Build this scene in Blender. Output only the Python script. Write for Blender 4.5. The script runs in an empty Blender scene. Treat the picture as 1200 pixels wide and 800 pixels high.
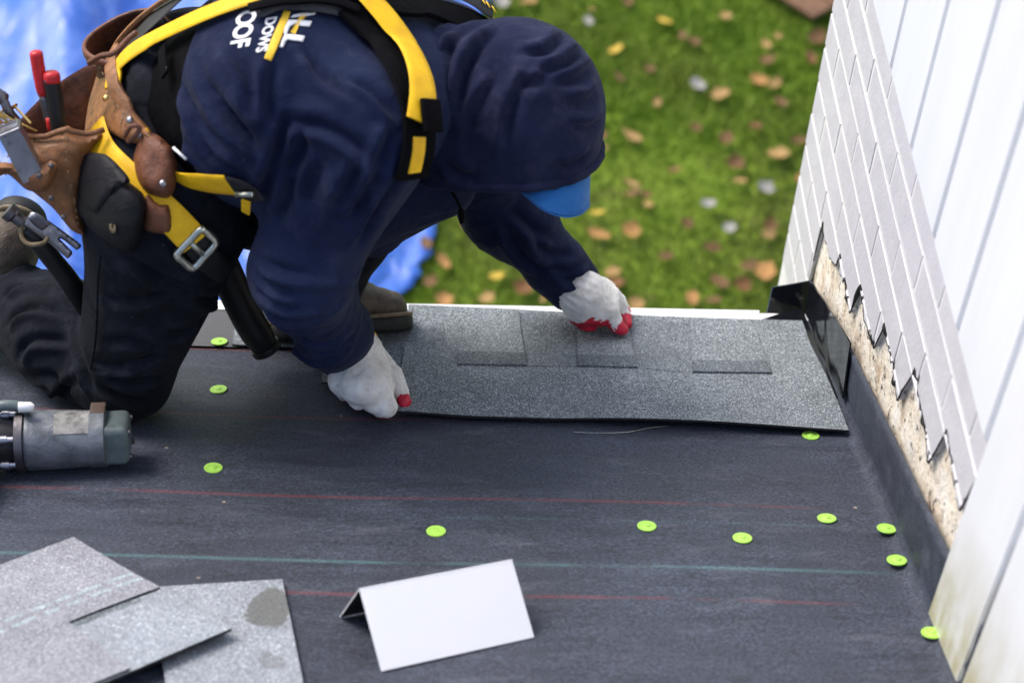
import bpy, bmesh, math, random
import numpy as np
from mathutils import Vector, Matrix, geometry, noise as mnoise
random.seed(7); rng = np.random.RandomState(7)
scn = bpy.context.scene
COL = scn.collection

# ------------------------------------------------------------------ frames
# roof frame: x along the eave, y down the slope (away from the camera), z square to the roof
PHI = math.radians(20.5)          # roof pitch
GZ = 3.7                          # height of the roof frame's origin over the lawn
MR = Matrix.Translation((0, 0, GZ)) @ Matrix.Rotation(-PHI, 4, 'X')
FPX = 2100.0; PITCH = math.radians(25.5); YAW = .036; ROLL = .034; CAMH = 1.2
def _basis():
    fw = np.array([math.sin(YAW)*math.cos(PITCH), math.cos(YAW)*math.cos(PITCH), -math.sin(PITCH)])
    r0 = np.array([math.cos(YAW), -math.sin(YAW), 0]); d0 = np.cross(fw, r0)
    c, s = math.cos(ROLL), math.sin(ROLL)
    return c*r0 - s*d0, c*d0 + s*r0, fw
CR, CD, CF = _basis(); CP = np.array([0, 0, CAMH])
UP = np.array([0, -math.sin(PHI), math.cos(PHI)])

# ------------------------------------------------------------------ camera, world, sun
cd = bpy.data.cameras.new('camera'); cam = bpy.data.objects.new('camera', cd); COL.objects.link(cam)
cd.sensor_width = 36; cd.lens = FPX/1200*36; cd.clip_start = .05; cd.clip_end = 500
m = Matrix.Identity(4)
for i in range(3):
    m[i][0] = CR[i]; m[i][1] = -CD[i]; m[i][2] = -CF[i]; m[i][3] = CP[i]
cam.matrix_world = MR @ m
cd.dof.use_dof = True; cd.dof.focus_distance = 2.52; cd.dof.aperture_fstop = 3.5; cd.dof.aperture_blades = 0
scn.camera = cam
world = bpy.data.worlds.new('World'); scn.world = world; world.use_nodes = True
wn = world.node_tree.nodes; wl = world.node_tree.links
sky = wn.new('ShaderNodeTexSky'); sky.sky_type = 'NISHITA'; sky.sun_disc = False
SUN_EL, SUN_AZ = math.radians(52), math.radians(-55)     # azimuth from +Y towards +X
sky.sun_elevation = SUN_EL; sky.sun_rotation = SUN_AZ; sky.air_density = 1.0; sky.dust_density = 3.0; sky.ozone_density = .6
bg = wn['Background']; bg.inputs['Strength'].default_value = .12
wl.new(sky.outputs[0], bg.inputs['Color'])
sl = bpy.data.lights.new('sun', 'SUN'); sl.energy = 1.3; sl.angle = math.radians(28); sl.color = (1, .95, .88)
so = bpy.data.objects.new('sun', sl); COL.objects.link(so)
sd = Vector((math.sin(SUN_AZ)*math.cos(SUN_EL), math.cos(SUN_AZ)*math.cos(SUN_EL), math.sin(SUN_EL)))
so.rotation_euler = sd.to_track_quat('Z', 'Y').to_euler(); so.location = (0, 0, 12)
scn.view_settings.view_transform = 'Standard'; scn.view_settings.look = 'None'
scn.view_settings.exposure = 1.24; scn.view_settings.gamma = 1

# ------------------------------------------------------------------ points along the view, at a real depth
def ray(px, py):
    return (CR*(px-600) + CD*(py-400) + CF*FPX)/FPX
def onz(px, py, z=0.):                       # where that sight line is z above the roof
    v = ray(px, py); return CP + v*((z-CP[2])/v[2])
def ony(px, py, Y):                          # where it is Y down the roof
    v = ray(px, py); return CP + v*((Y-CP[1])/v[1])
def onx(px, py, X):
    v = ray(px, py); return CP + v*((X-CP[0])/v[0])
def r2w(p): return MR @ Vector(p)
def onlawn(px, py, z=0.):
    v = MR.to_3x3() @ Vector(ray(px, py)); c = MR @ Vector(CP); return c + v*((z-c.z)/v.z)
def lerp(a, b, t): return a + (b-a)*t

# ------------------------------------------------------------------ objects
def _props(o, label=None, cat=None, group=None, kind=None):
    if label: o['label'] = label
    if cat: o['category'] = cat
    if group: o['group'] = group
    if kind: o['kind'] = kind
BASE = {}
def thing(name, label, cat, base=(0, 0, 0), group=None, frame='R', kind=None):
    o = bpy.data.objects.new(name, None); COL.objects.link(o); o.empty_display_size = .05
    b = Vector([float(c) for c in base])
    o.matrix_world = (MR @ Matrix.Translation(b)) if frame == 'R' else Matrix.Translation(b)
    BASE[o.name] = b; _props(o, label, cat, group, kind); return o
def mesh_np(name, V, F, mats, fm=None, smooth=True):
    """V (n,3); F an (m,k) array or a list of polygons"""
    me = bpy.data.meshes.new(name)
    V = np.asarray(V, np.float32)
    if isinstance(F, np.ndarray) and F.ndim == 2:
        nf, k = F.shape; loops = F.ravel().astype(np.int32)
        starts = (np.arange(nf)*k).astype(np.int32); tot = np.full(nf, k, np.int32)
    else:
        F = [list(f) for f in F]; nf = len(F); loops = np.array([i for f in F for i in f], np.int32)
        tot = np.array([len(f) for f in F], np.int32); starts = np.concatenate([[0], np.cumsum(tot)[:-1]]).astype(np.int32)
    me.vertices.add(len(V)); me.vertices.foreach_set('co', V.ravel())
    me.loops.add(len(loops)); me.loops.foreach_set('vertex_index', loops)
    me.polygons.add(nf); me.polygons.foreach_set('loop_start', starts)
    for mm in (mats if isinstance(mats, (list, tuple)) else [mats]): me.materials.append(mm)
    if fm is not None: me.polygons.foreach_set('material_index', np.asarray(fm, np.int32))
    me.polygons.foreach_set('use_smooth', np.full(nf, bool(smooth)))
    me.update(calc_edges=True); me.validate(); return me
def part(name, V, F, mat, parent, smooth=True, fm=None, label=None, kind=None, sharp=None):
    r = parent
    while r.parent: r = r.parent
    V = np.asarray(V, float) - np.array(BASE[r.name])
    me = mesh_np(name, V, F, mat, fm, smooth)
    if sharp: me.set_sharp_from_angle(angle=math.radians(sharp))
    o = bpy.data.objects.new(name, me); COL.objects.link(o); o.parent = parent
    _props(o, label=label, kind=kind); return o
def solo(name, V, F, mat, label, cat, base=(0, 0, 0), group=None, frame='R', kind=None, smooth=True, sharp=None, fm=None):
    b = np.array([float(c) for c in base]); me = mesh_np(name, np.asarray(V, float)-b, F, mat, fm, smooth)
    if sharp: me.set_sharp_from_angle(angle=math.radians(sharp))
    o = bpy.data.objects.new(name, me); COL.objects.link(o)
    o.matrix_world = (MR @ Matrix.Translation(Vector(b))) if frame == 'R' else Matrix.Translation(Vector(b))
    BASE[o.name] = Vector(b); _props(o, label, cat, group, kind); return o
def dup(root, base, rotz=0, label=None, frame='R', scale=1., tilt=None):
    def cp(o, par):
        c = o.copy(); COL.objects.link(c)
        if par is not None:
            c.parent = par
        for ch in o.children: cp(ch, c)
        return c
    c = cp(root, None); b = Vector([float(x) for x in base])
    R_ = Matrix.Rotation(rotz, 4, 'Z')
    if tilt is not None: R_ = R_ @ tilt
    c.matrix_world = (MR if frame == 'R' else Matrix.Identity(4)) @ Matrix.Translation(b) @ R_ @ Matrix.Scale(scale, 4)
    BASE[c.name] = b
    if label: c['label'] = label
    return c

# ------------------------------------------------------------------ small mesh makers (return V, F)
def bm_out(bm):
    bm.verts.ensure_lookup_table(); bm.verts.index_update()
    V = np.array([v.co[:] for v in bm.verts]); F = [[v.index for v in f.verts] for f in bm.faces]; bm.free(); return V, F
def join(*vf):
    V = []; F = []; n = 0
    for v, f in vf:
        V.append(np.asarray(v, float)); F += [[i+n for i in q] for q in f]; n += len(v)
    return np.vstack(V), F
def box(c, s, rot=None, bev=0., seg=2):
    bm = bmesh.new(); bmesh.ops.create_cube(bm, size=1)
    for v in bm.verts: v.co = Vector((v.co.x*s[0], v.co.y*s[1], v.co.z*s[2]))
    if bev > 0: bmesh.ops.bevel(bm, geom=list(bm.edges), offset=bev, segments=seg, affect='EDGES', profile=.6)
    M = Matrix.Translation(Vector([float(x) for x in c])) @ (rot.to_4x4() if rot is not None else Matrix.Identity(4))
    bmesh.ops.transform(bm, matrix=M, verts=bm.verts); return bm_out(bm)
def frame_of(d, up=(0, 0, 1)):
    d = np.asarray(d, float); d = d/np.linalg.norm(d); u = np.asarray(up, float)
    if abs(d @ u) > .95: u = np.array([0, 1., 0])
    a = np.cross(u, d); a /= np.linalg.norm(a); return d, a, np.cross(d, a)
def rotcols(x, y, z):
    return Matrix(((x[0], y[0], z[0]), (x[1], y[1], z[1]), (x[2], y[2], z[2])))
def lathe(a, b, prof, n=28):
    """prof: list of (t along a->b in metres, radius)"""
    a = np.asarray(a, float); d, s, t = frame_of(np.asarray(b, float)-a); V = []; F = []
    for (q, r) in prof:
        for k in range(n):
            w = 2*math.pi*k/n; V.append(a + d*q + (s*math.cos(w)+t*math.sin(w))*max(r, 1e-5))
    for i in range(len(prof)-1):
        for k in range(n):
            F.append([i*n+k, i*n+(k+1) % n, (i+1)*n+(k+1) % n, (i+1)*n+k])
    F.append([k for k in range(n)][::-1]); F.append([(len(prof)-1)*n+k for k in range(n)])
    return np.array(V), F
def smooth_path(P, n):
    P = np.asarray(P, float)
    if len(P) < 3: return np.array([lerp(P[0], P[-1], t) for t in np.linspace(0, 1, n)])
    Q = np.vstack([2*P[0]-P[1], P, 2*P[-1]-P[-2]]); out = []
    for t in np.linspace(0, len(P)-1-1e-6, n):
        i = int(t); u = t-i; p0, p1, p2, p3 = Q[i:i+4]
        out.append(.5*((2*p1)+(-p0+p2)*u+(2*p0-5*p1+4*p2-p3)*u*u+(-p0+3*p1-3*p2+p3)*u**3))
    return np.array(out)
def tube(P, r, n=12, cap=True):
    P = np.asarray(P, float); r = np.broadcast_to(np.asarray(r, float), (len(P),)); V = []; F = []
    T = np.gradient(P, axis=0); T /= np.linalg.norm(T, axis=1)[:, None]+1e-12
    _, s, _ = frame_of(T[0])
    for i in range(len(P)):
        s = s - T[i]*(s @ T[i]); s /= np.linalg.norm(s); t = np.cross(T[i], s)
        for k in range(n):
            w = 2*math.pi*k/n; V.append(P[i]+(s*math.cos(w)+t*math.sin(w))*r[i])
    for i in range(len(P)-1):
        for k in range(n): F.append([i*n+k, i*n+(k+1) % n, (i+1)*n+(k+1) % n, (i+1)*n+k])
    if cap: F.append(list(range(n))[::-1]); F.append([(len(P)-1)*n+k for k in range(n)])
    return np.array(V), F
def ribbon(P, N, w, th):
    """strap: path P, outward normals N, width w, thickness th; rounded edges"""
    P = np.asarray(P, float); N = np.asarray(N, float); V = []; F = []; w = np.broadcast_to(np.asarray(w, float), (len(P),))
    T = np.gradient(P, axis=0); T /= np.linalg.norm(T, axis=1)[:, None]+1e-12
    prof = [(-.5, .25), (-.47, 1), (-.25, 1.15), (0, 1.2), (.25, 1.15), (.47, 1), (.5, .25), (.47, 0), (0, -.1), (-.47, 0)]
    k = len(prof)
    for i in range(len(P)):
        n = N[i]-T[i]*(N[i] @ T[i]); n /= np.linalg.norm(n)+1e-12; s = np.cross(T[i], n)
        for a, b in prof: V.append(P[i]+s*a*w[i]+n*b*th)
    for i in range(len(P)-1):
        for j in range(k): F.append([i*k+j, i*k+(j+1) % k, (i+1)*k+(j+1) % k, (i+1)*k+j])
    F.append(list(range(k))[::-1]); F.append([(len(P)-1)*k+j for j in range(k)])
    return np.array(V), F
def in_poly(P, poly):
    x, y = P[:, 0], P[:, 1]; c = np.zeros(len(P), bool); n = len(poly)
    for i in range(n):
        (x0, y0), (x1, y1) = poly[i], poly[(i+1) % n]
        k = ((y0 > y) != (y1 > y)) & (x < (x1-x0)*(y-y0)/((y1-y0) or 1e-9)+x0); c ^= k
    return c
def poly_dist(P, poly):
    d = np.full(len(P), 1e9); n = len(poly)
    for i in range(n):
        a = np.array(poly[i], float); b = np.array(poly[(i+1) % n], float); ab = b-a
        t = np.clip(((P-a) @ ab)/(ab @ ab+1e-12), 0, 1); d = np.minimum(d, np.linalg.norm(P-(a+t[:, None]*ab), axis=1))
    return d
def fill(poly, step):
    """triangulated outline with inner points: (points 2D, triangles, distance to the edge, ordered boundary)"""
    B = []
    n = len(poly)
    for i in range(n):
        a = np.array(poly[i], float); b = np.array(poly[(i+1) % n], float); k = max(1, int(round(np.linalg.norm(b-a)/step)))
        for j in range(k): B.append(a+(b-a)*j/k)
    B = np.array(B); lo, hi = B.min(0), B.max(0)
    gx, gy = np.meshgrid(np.arange(lo[0], hi[0], step), np.arange(lo[1], hi[1], step*.87)); gx[1::2] += step/2
    G = np.c_[gx.ravel(), gy.ravel()]; G = G[in_poly(G, B)]
    if len(G): G = G[poly_dist(G, B) > step*.45]
    P = np.vstack([B, G]) if len(G) else B
    nb = len(B)
    r = geometry.delaunay_2d_cdt([Vector(p) for p in P], [(i, (i+1) % nb) for i in range(nb)], [], 1, 1e-6)
    VV = np.array([v[:] for v in r[0]]); T = [list(t) for t in r[2]]
    bd = list(range(nb)); mp = {}
    for k, orig in enumerate(r[3]):
        for q in orig: mp[q] = k
    return VV, T, poly_dist(VV, B), [mp[i] for i in bd]
def solid(P2, T, bd, front, back):
    """close two sheets (arrays of 3D points over the same triangulation) with a rim"""
    n = len(P2); V = np.vstack([front, back]); F = [list(t) for t in T]+[[i+n for i in t][::-1] for t in T]
    for i in range(len(bd)):
        a, b = bd[i], bd[(i+1) % len(bd)]; F.append([b, a, a+n, b+n])
    return V, F

# ------------------------------------------------------------------ materials
def mk(name, rough=.6, spec=.5, metal=0.):
    m_ = bpy.data.materials.new(name); m_.use_nodes = True; nt = m_.node_tree; b = nt.nodes['Principled BSDF']
    b.inputs['Roughness'].default_value = rough; b.inputs['Specular IOR Level'].default_value = spec; b.inputs['Metallic'].default_value = metal
    return m_, nt, b
class NT:
    def __init__(s, nt): s.nt = nt; s.tc = nt.nodes.new('ShaderNodeTexCoord')
    def vec(s, sc=(1, 1, 1), rot=(0, 0, 0), src='Object'):
        mp = s.nt.nodes.new('ShaderNodeMapping'); mp.inputs['Scale'].default_value = sc if hasattr(sc, '__len__') else (sc,)*3
        mp.inputs['Rotation'].default_value = rot; s.nt.links.new(s.tc.outputs[src], mp.inputs[0]); return mp.outputs[0]
    def noise(s, sc=1., det=3, rough=.55, vec=None, dist=0.):
        n = s.nt.nodes.new('ShaderNodeTexNoise'); n.inputs['Scale'].default_value = sc; n.inputs['Detail'].default_value = det
        n.inputs['Roughness'].default_value = rough; n.inputs['Distortion'].default_value = dist
        s.nt.links.new(vec if vec is not None else s.vec(), n.inputs['Vector']); return n.outputs['Fac']
    def voro(s, sc, vec=None, out='Color', feature='F1'):
        n = s.nt.nodes.new('ShaderNodeTexVoronoi'); n.feature = feature; n.inputs['Scale'].default_value = sc
        s.nt.links.new(vec if vec is not None else s.vec(), n.inputs['Vector']); return n.outputs[out]
    def wave(s, sc, vec=None, dist=0., direction='X'):
        n = s.nt.nodes.new('ShaderNodeTexWave'); n.bands_direction = direction; n.inputs['Scale'].default_value = sc; n.inputs['Distortion'].default_value = dist
        s.nt.links.new(vec if vec is not None else s.vec(), n.inputs['Vector']); return n.outputs['Fac']
    def ramp(s, fac, stops, interp='LINEAR'):
        n = s.nt.nodes.new('ShaderNodeValToRGB'); cr = n.color_ramp; cr.interpolation = interp
        while len(cr.elements) < len(stops): cr.elements.new(.5)
        for e, (p, c) in zip(cr.elements, stops):
            e.position = p; e.color = (c, c, c, 1) if not hasattr(c, '__len__') else (*c, 1)
        s.nt.links.new(fac, n.inputs[0]); return n.outputs[0]
    def mix(s, a, b, fac, mode='MIX'):
        n = s.nt.nodes.new('ShaderNodeMix'); n.data_type = 'RGBA'; n.blend_type = mode
        for i, v in ((0, fac), (6, a), (7, b)):
            if hasattr(v, 'is_linked') or hasattr(v, 'node'): s.nt.links.new(v, n.inputs[i])
            elif i == 0: n.inputs[i].default_value = v
            else: n.inputs[i].default_value = (*v, 1) if len(v) == 3 else v
        return n.outputs[2]
    def math(s, op, a, b=0., c=None, clamp=False):
        n = s.nt.nodes.new('ShaderNodeMath'); n.operation = op; n.use_clamp = clamp
        for i, v in enumerate((a, b) if c is None else (a, b, c)):
            if hasattr(v, 'node'): s.nt.links.new(v, n.inputs[i])
            else: n.inputs[i].default_value = v
        return n.outputs[0]
    def xyz(s, vec=None):
        n = s.nt.nodes.new('ShaderNodeSeparateXYZ'); s.nt.links.new(vec if vec is not None else s.tc.outputs['Object'], n.inputs[0]); return n.outputs
    def bump(s, b, h, strength=.3, dist=.002, prev=None):
        n = s.nt.nodes.new('ShaderNodeBump'); n.inputs['Strength'].default_value = strength; n.inputs['Distance'].default_value = dist
        s.nt.links.new(h, n.inputs['Height'])
        if prev is not None: s.nt.links.new(prev, n.inputs['Normal'])
        s.nt.links.new(n.outputs[0], b.inputs['Normal']); return n.outputs[0]
    def to(s, sock, b, name): s.nt.links.new(sock, b.inputs[name])

def fabric(name, c1, c2, wear=None, rough=.85, weave=900., bump=.35, big=9., sheen=.15, spec=.25):
    m_, nt, b = mk(name, rough, spec); n = NT(nt)
    f = n.noise(big, 5, .6); col = n.mix(c1, c2, n.ramp(f, [(.35, 0), (.68, 1)]))
    if wear: col = n.mix(col, wear, n.math('MULTIPLY', n.ramp(n.noise(big*2.7, 6, .7), [(.52, 0), (.8, 1)]), .55))
    fine = n.noise(weave, 2, .7); col = n.mix(col, n.ramp(fine, [(.3, .45), (.75, 1.0)]), .5, 'MULTIPLY')
    dots = n.ramp(n.voro(55., out='Distance'), [(.030, 1), (.055, 0)]); keep = n.ramp(n.noise(21., 2), [(.60, 0), (.64, 1)])
    col = n.mix(col, (.30, .28, .26), n.math('MULTIPLY', n.math('MULTIPLY', dots, keep), .55)); n.to(col, b, 'Base Color')
    p = n.bump(b, fine, bump, .0008); p = n.bump(b, n.noise(60, 4, .6), .4, .004, p); n.bump(b, n.noise(19, 4, .55, dist=1.6), .28, .010, p)
    b.inputs['Sheen Weight'].default_value = sheen; b.inputs['Sheen Roughness'].default_value = .5
    return m_
def webbing(name, c1, c2, rough=.6):
    m_, nt, b = mk(name, rough, .35); n = NT(nt)
    col = n.mix(c1, c2, n.ramp(n.noise(26, 5, .65), [(.4, 0), (.75, 1)]))
    w = n.noise(700, 2, .7); col = n.mix(col, n.ramp(w, [(.3, .6), (.7, 1.)]), .5, 'MULTIPLY')
    n.to(col, b, 'Base Color'); n.bump(b, w, .5, .0008); return m_
def leather(name, c1, c2, c3, rough=.48):
    m_, nt, b = mk(name, rough, .4); n = NT(nt)
    col = n.mix(c1, c2, n.ramp(n.noise(24, 6, .65, dist=.6), [(.35, 0), (.65, 1)]))
    col = n.mix(col, c3, n.ramp(n.noise(55, 6, .75), [(.52, 0), (.72, 1)]))
    n.to(col, b, 'Base Color'); n.to(n.ramp(n.noise(40, 4), [(.3, .35), (.7, .7)]), b, 'Roughness')
    p = n.bump(b, n.voro(420, out='Distance'), .3, .0012); n.bump(b, n.noise(70, 5, .6), .5, .004, p); return m_
def paint(name, c, rough=.5, var=.08, scale=14., bump=.15):
    m_, nt, b = mk(name, rough, .4); n = NT(nt)
    d = tuple(x*(1-var*2.2) for x in c)
    n.to(n.mix(c, d, n.ramp(n.noise(scale, 6, .65), [(.4, 0), (.75, 1)])), b, 'Base Color')
    n.bump(b, n.noise(scale*9, 5, .6), bump, .002); return m_
def metal(name, c, rough=.35, scale=40., m=1.):
    m_, nt, b = mk(name, rough, .5, m); n = NT(nt)
    n.to(n.mix(c, tuple(x*.45 for x in c), n.ramp(n.noise(scale, 6, .7), [(.42, 0), (.72, 1)])), b, 'Base Color')
    n.to(n.ramp(n.noise(scale*2, 4), [(.3, rough*.7), (.7, min(1, rough*1.7))]), b, 'Roughness')
    n.bump(b, n.noise(scale*3, 4), .2, .001); return m_

M = {}
M['navy'] = fabric('navy_cotton', (.0050, .0092, .0330), (.0150, .0235, .0660), (.052, .062, .112), big=5., sheen=.03, spec=.10)
M['hood'] = fabric('navy_hood_cotton', (.0056, .0088, .0310), (.0150, .0200, .0570), (.052, .056, .102), big=7., sheen=.04, spec=.10)
M['denim'] = fabric('black_denim', (.0050, .0060, .0100), (.0110, .0130, .0205), (.042, .048, .068), weave=900., big=9., sheen=.02, spec=.10)
M['blackfab'] = fabric('black_padding', (.0025, .0025, .0034), (.0045, .0045, .006), (.009, .009, .011), sheen=0., spec=.05)
M['greyfab'] = fabric('grey_pad_cloth', (.035, .036, .042), (.055, .056, .062), None, sheen=.05)
M['knit'] = None
M['yellow'] = webbing('yellow_webbing', (.90, .53, .006), (.66, .35, .006))
M['blackweb'] = webbing('black_webbing', (.007, .007, .009), (.016, .016, .018))
M['leather'] = leather('tan_leather', (.30, .130, .048), (.155, .064, .025), (.035, .018, .011))
M['leather2'] = leather('red_brown_leather', (.17, .060, .028), (.09, .031, .015), (.028, .011, .007), .38)
M['steel'] = metal('worn_steel', (.42, .42, .45), .32)
M['dsteel'] = metal('dark_steel', (.16, .15, .16), .4)
M['brass'] = metal('brass', (.75, .50, .16), .3)
M['zinc'] = metal('zinc_buckle', (.58, .60, .52), .3)
M['rubber'] = paint('black_rubber', (.008, .008, .009), .5, .1, 60.)
M['redplastic'] = paint('red_plastic', (.55, .02, .025), .35, .12, 40.)
M['blackplastic'] = paint('black_case', (.010, .010, .014), .42, .15, 30.)
M['capblue'] = fabric('blue_cap_cloth', (.012, .115, .36), (.018, .145, .43), None, big=12.)
M['skin'] = paint('skin', (.36, .20, .13), .5, .12, 30.)
M['bootm'] = leather('brown_boot_leather', (.115, .082, .055), (.066, .049, .034), (.022, .017, .013), .6)
M['sole'] = paint('boot_sole_rubber', (.014, .014, .013), .6, .2, 40.)
M['welt'] = paint('tan_welt', (.20, .15, .085), .6, .2, 60.)
M['white_print'] = paint('white_print', (.78, .78, .80), .6, .05, 60., .05)
M['yellow_print'] = paint('yellow_print', (.80, .50, .03), .6, .1, 60., .05)
M['whitepaint'] = paint('white_gutter_paint', (.80, .81, .82), .35, .05, 8.)
M['darkgap'] = paint('black_tar_and_gap_shade', (.006, .006, .006), .7, .2, 60.)
M['bark'] = paint('weathered_wood', (.20, .105, .055), .8, .3, 25.)

def m_knit():
    m_, nt, b = mk('white_knit_glove', .9, .2); n = NT(nt)
    col = n.mix((.80, .785, .75), (.64, .61, .565), n.ramp(n.noise(36, 5, .65), [(.45, 0), (.75, 1)]))
    col = n.mix(col, (.36, .25, .20), n.math('MULTIPLY', n.ramp(n.noise(75, 3, .6), [(.6, 0), (.75, 1)]), .5))
    w = n.wave(210, n.vec((1, .35, .9), (.2, .3, .55)), 1.2); fine = n.noise(900, 2)
    col = n.mix(col, n.ramp(w, [(.0, .74), (.5, 1)]), .55, 'MULTIPLY'); n.to(col, b, 'Base Color')
    p = n.bump(b, w, .5, .0012); n.bump(b, fine, .4, .0008, p); b.inputs['Sheen Weight'].default_value = .2; return m_
M['knit'] = m_knit()
def m_redlatex():
    m_, nt, b = mk('red_latex_coat', .45, .5); n = NT(nt)
    n.to(n.mix((.60, .012, .045), (.36, .008, .025), n.ramp(n.noise(90, 4), [(.4, 0), (.7, 1)])), b, 'Base Color')
    n.bump(b, n.noise(420, 3), .5, .0015); return m_
M['latex'] = m_redlatex()

def chalk(n, y0, xs, wid=.0022, slope=0., gaps=8., amp=.0012, thr=.5):
    """mask of a snapped chalk line across the roof (roof frame), broken by noise, for x in xs"""
    X, Y, Z = n.xyz()
    wob = n.math('MULTIPLY', n.math('SUBTRACT', n.noise(9., 2, vec=n.vec((1, 0, 0))), .5), amp*2)
    yy = n.math('SUBTRACT', n.math('ADD', Y, wob), n.math('MULTIPLY_ADD', X, slope, y0))
    a = n.math('SUBTRACT', 1., n.math('DIVIDE', n.math('ABSOLUTE', yy), wid*1.9), clamp=True)
    a = n.math('POWER', a, 1.2)
    g = n.ramp(n.noise(gaps, 4, .6, vec=n.vec((1, .05, .05))), [(thr-.1, 0), (thr+.06, 1)])
    s = n.ramp(n.noise(450., 2, .7), [(.3, .25), (.6, 1)])
    lo = n.math('MULTIPLY', n.math('SUBTRACT', X, xs[0]), 12., clamp=True); hi = n.math('MULTIPLY', n.math('SUBTRACT', xs[1], X), 12., clamp=True)
    r = n.math('MULTIPLY', n.math('MULTIPLY', a, g), n.math('MULTIPLY', lo, hi))
    return n.math('MULTIPLY', r, s, clamp=True)
def m_felt():
    m_, nt, b = mk('black_roof_underlayment', .62, .45); n = NT(nt)
    st = n.noise(5., 6, .68, vec=n.vec((1.2, 7, 7))); big = n.noise(2.1, 3, .6)
    col = n.mix((.021, .0265, .042), (.044, .054, .081), n.ramp(st, [(.32, 0), (.72, 1)]))
    col = n.mix(col, (.022, .022, .028), n.math('MULTIPLY', n.ramp(big, [(.4, 0), (.75, 1)]), .6))
    fl = n.noise(330., 4, .85, vec=n.vec((.75, 1.3, 1.3)))
    col = n.mix(col, n.ramp(fl, [(.36, .22), (.5, .85), (.64, 2.6)]), .9, 'MULTIPLY')
    thr = n.noise(150., 3, .8, vec=n.vec((.25, 2.2, 2.2)))
    col = n.mix(col, (.12, .125, .14), n.math('MULTIPLY', n.ramp(thr, [(.60, 0), (.82, 1)]), .45))
    # pale scuffs
    sc = n.ramp(n.noise(7., 7, .75, vec=n.vec((1., 3.4, 3.4)), dist=.4), [(.54, 0), (.74, 1)])
    col = n.mix(col, (.17, .18, .215), n.math('MULTIPLY', sc, .30))
    red, tq = (.30, .045, .045), (.13, .30, .31)
    for y0, xs, w, sl, g, th, amt, c in ((2.033, (-2, .50), .0030, -.017, 6., .44, .6, red), (2.252, (-2, .02), .0026, -.02, 8., .42, .6, red),
            (2.466, (-.5, .02), .0040, -.01, 9., .45, .75, (.24, .06, .035)), (1.807, (-2, .50), .0030, -.012, 7., .47, .6, red),
            (1.878, (-2, .575), .0030, -.012, 4., .46, .62, tq), (1.985, (-.1, .56), .0022, -.01, 9., .55, .35, tq)):
        col = n.mix(col, c, n.math('MULTIPLY', chalk(n, y0, xs, w, sl, g, thr=th), amt*.66))
    dots = n.ramp(n.voro(19., out='Distance'), [(.035, 1), (.06, 0)]); keep = n.ramp(n.noise(9., 2), [(.55, 0), (.6, 1)])
    col = n.mix(col, (.33, .27, .22), n.math('MULTIPLY', n.math('MULTIPLY', dots, keep), .8))
    n.to(col, b, 'Base Color'); n.to(n.ramp(st, [(.3, .52), (.7, .72)]), b, 'Roughness')
    p = n.bump(b, fl, .55, .0012); n.bump(b, n.noise(14., 5, .6, vec=n.vec((.6, 2.5, 1))), .35, .006, p); return m_
M['felt'] = m_felt()
def m_granule(name, dark, mid, light, amt=1.):
    m_, nt, b = mk(name, .82, .35); n = NT(nt)
    g = n.voro(720.); g2 = n.noise(900., 2, .8)
    sep = nt.nodes.new('ShaderNodeSeparateColor'); nt.links.new(g, sep.inputs[0])
    col = n.ramp(sep.outputs[0], [(.0, dark), (.28, dark), (.45, mid), (.72, mid), (.9, light), (1., tuple(min(1, c*1.5) for c in light))])
    col = n.mix(col, n.ramp(n.noise(11., 4, .6), [(.3, .78), (.7, 1.15)]), .8, 'MULTIPLY')
    n.to(col, b, 'Base Color')
    p = n.bump(b, n.voro(720., out='Distance'), .7, .0010); n.bump(b, g2, .4, .001, p); return m_
M['gran'] = m_granule('grey_shingle_granules', (.080, .094, .106), (.178, .205, .224), (.34, .375, .395))
M['gran_dark'] = m_granule('dark_shingle_granules', (.052, .063, .074), (.112, .133, .150), (.23, .258, .278))
M['gran_mid'] = m_granule('mid_shingle_granules', (.068, .081, .093), (.150, .175, .194), (.29, .32, .34))
def m_granlight():
    m_ = m_granule('pale_shingle_granules', (.175, .198, .228), (.268, .297, .332), (.37, .40, .435))
    nt = m_.node_tree; b = nt.nodes['Principled BSDF']; n = NT(nt); src = b.inputs['Base Color'].links[0].from_socket
    X, Y, Z = n.xyz()
    return m_
M['gran_pale'] = m_granlight()
M['gran_pale2'] = m_granule('warm_pale_shingle_granules', (.175, .180, .206), (.266, .272, .305), (.37, .382, .415))
M['asphalt'] = paint('shingle_back_asphalt', (.012, .012, .013), .8, .2, 50.)
def m_brick():
    m_, nt, b = mk('painted_brick', .55, .35); n = NT(nt)
    col = n.mix((.565, .55, .575), (.51, .495, .52), n.ramp(n.noise(11., 5, .6), [(.35, 0), (.7, 1)]))
    col = n.mix(col, (.34, .32, .33), n.math('MULTIPLY', n.ramp(n.noise(120., 5, .7), [(.66, 0), (.76, 1)]), .5))
    n.to(col, b, 'Base Color'); p = n.bump(b, n.noise(180., 5, .6), .4, .002); n.bump(b, n.noise(24., 3), .35, .006, p); return m_
M['brick'] = m_brick()
M['mortar'] = paint('painted_mortar', (.70, .69, .70), .7, .06, 50., .5)  # paler than the brick: paints in light caught on the course ledges
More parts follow.
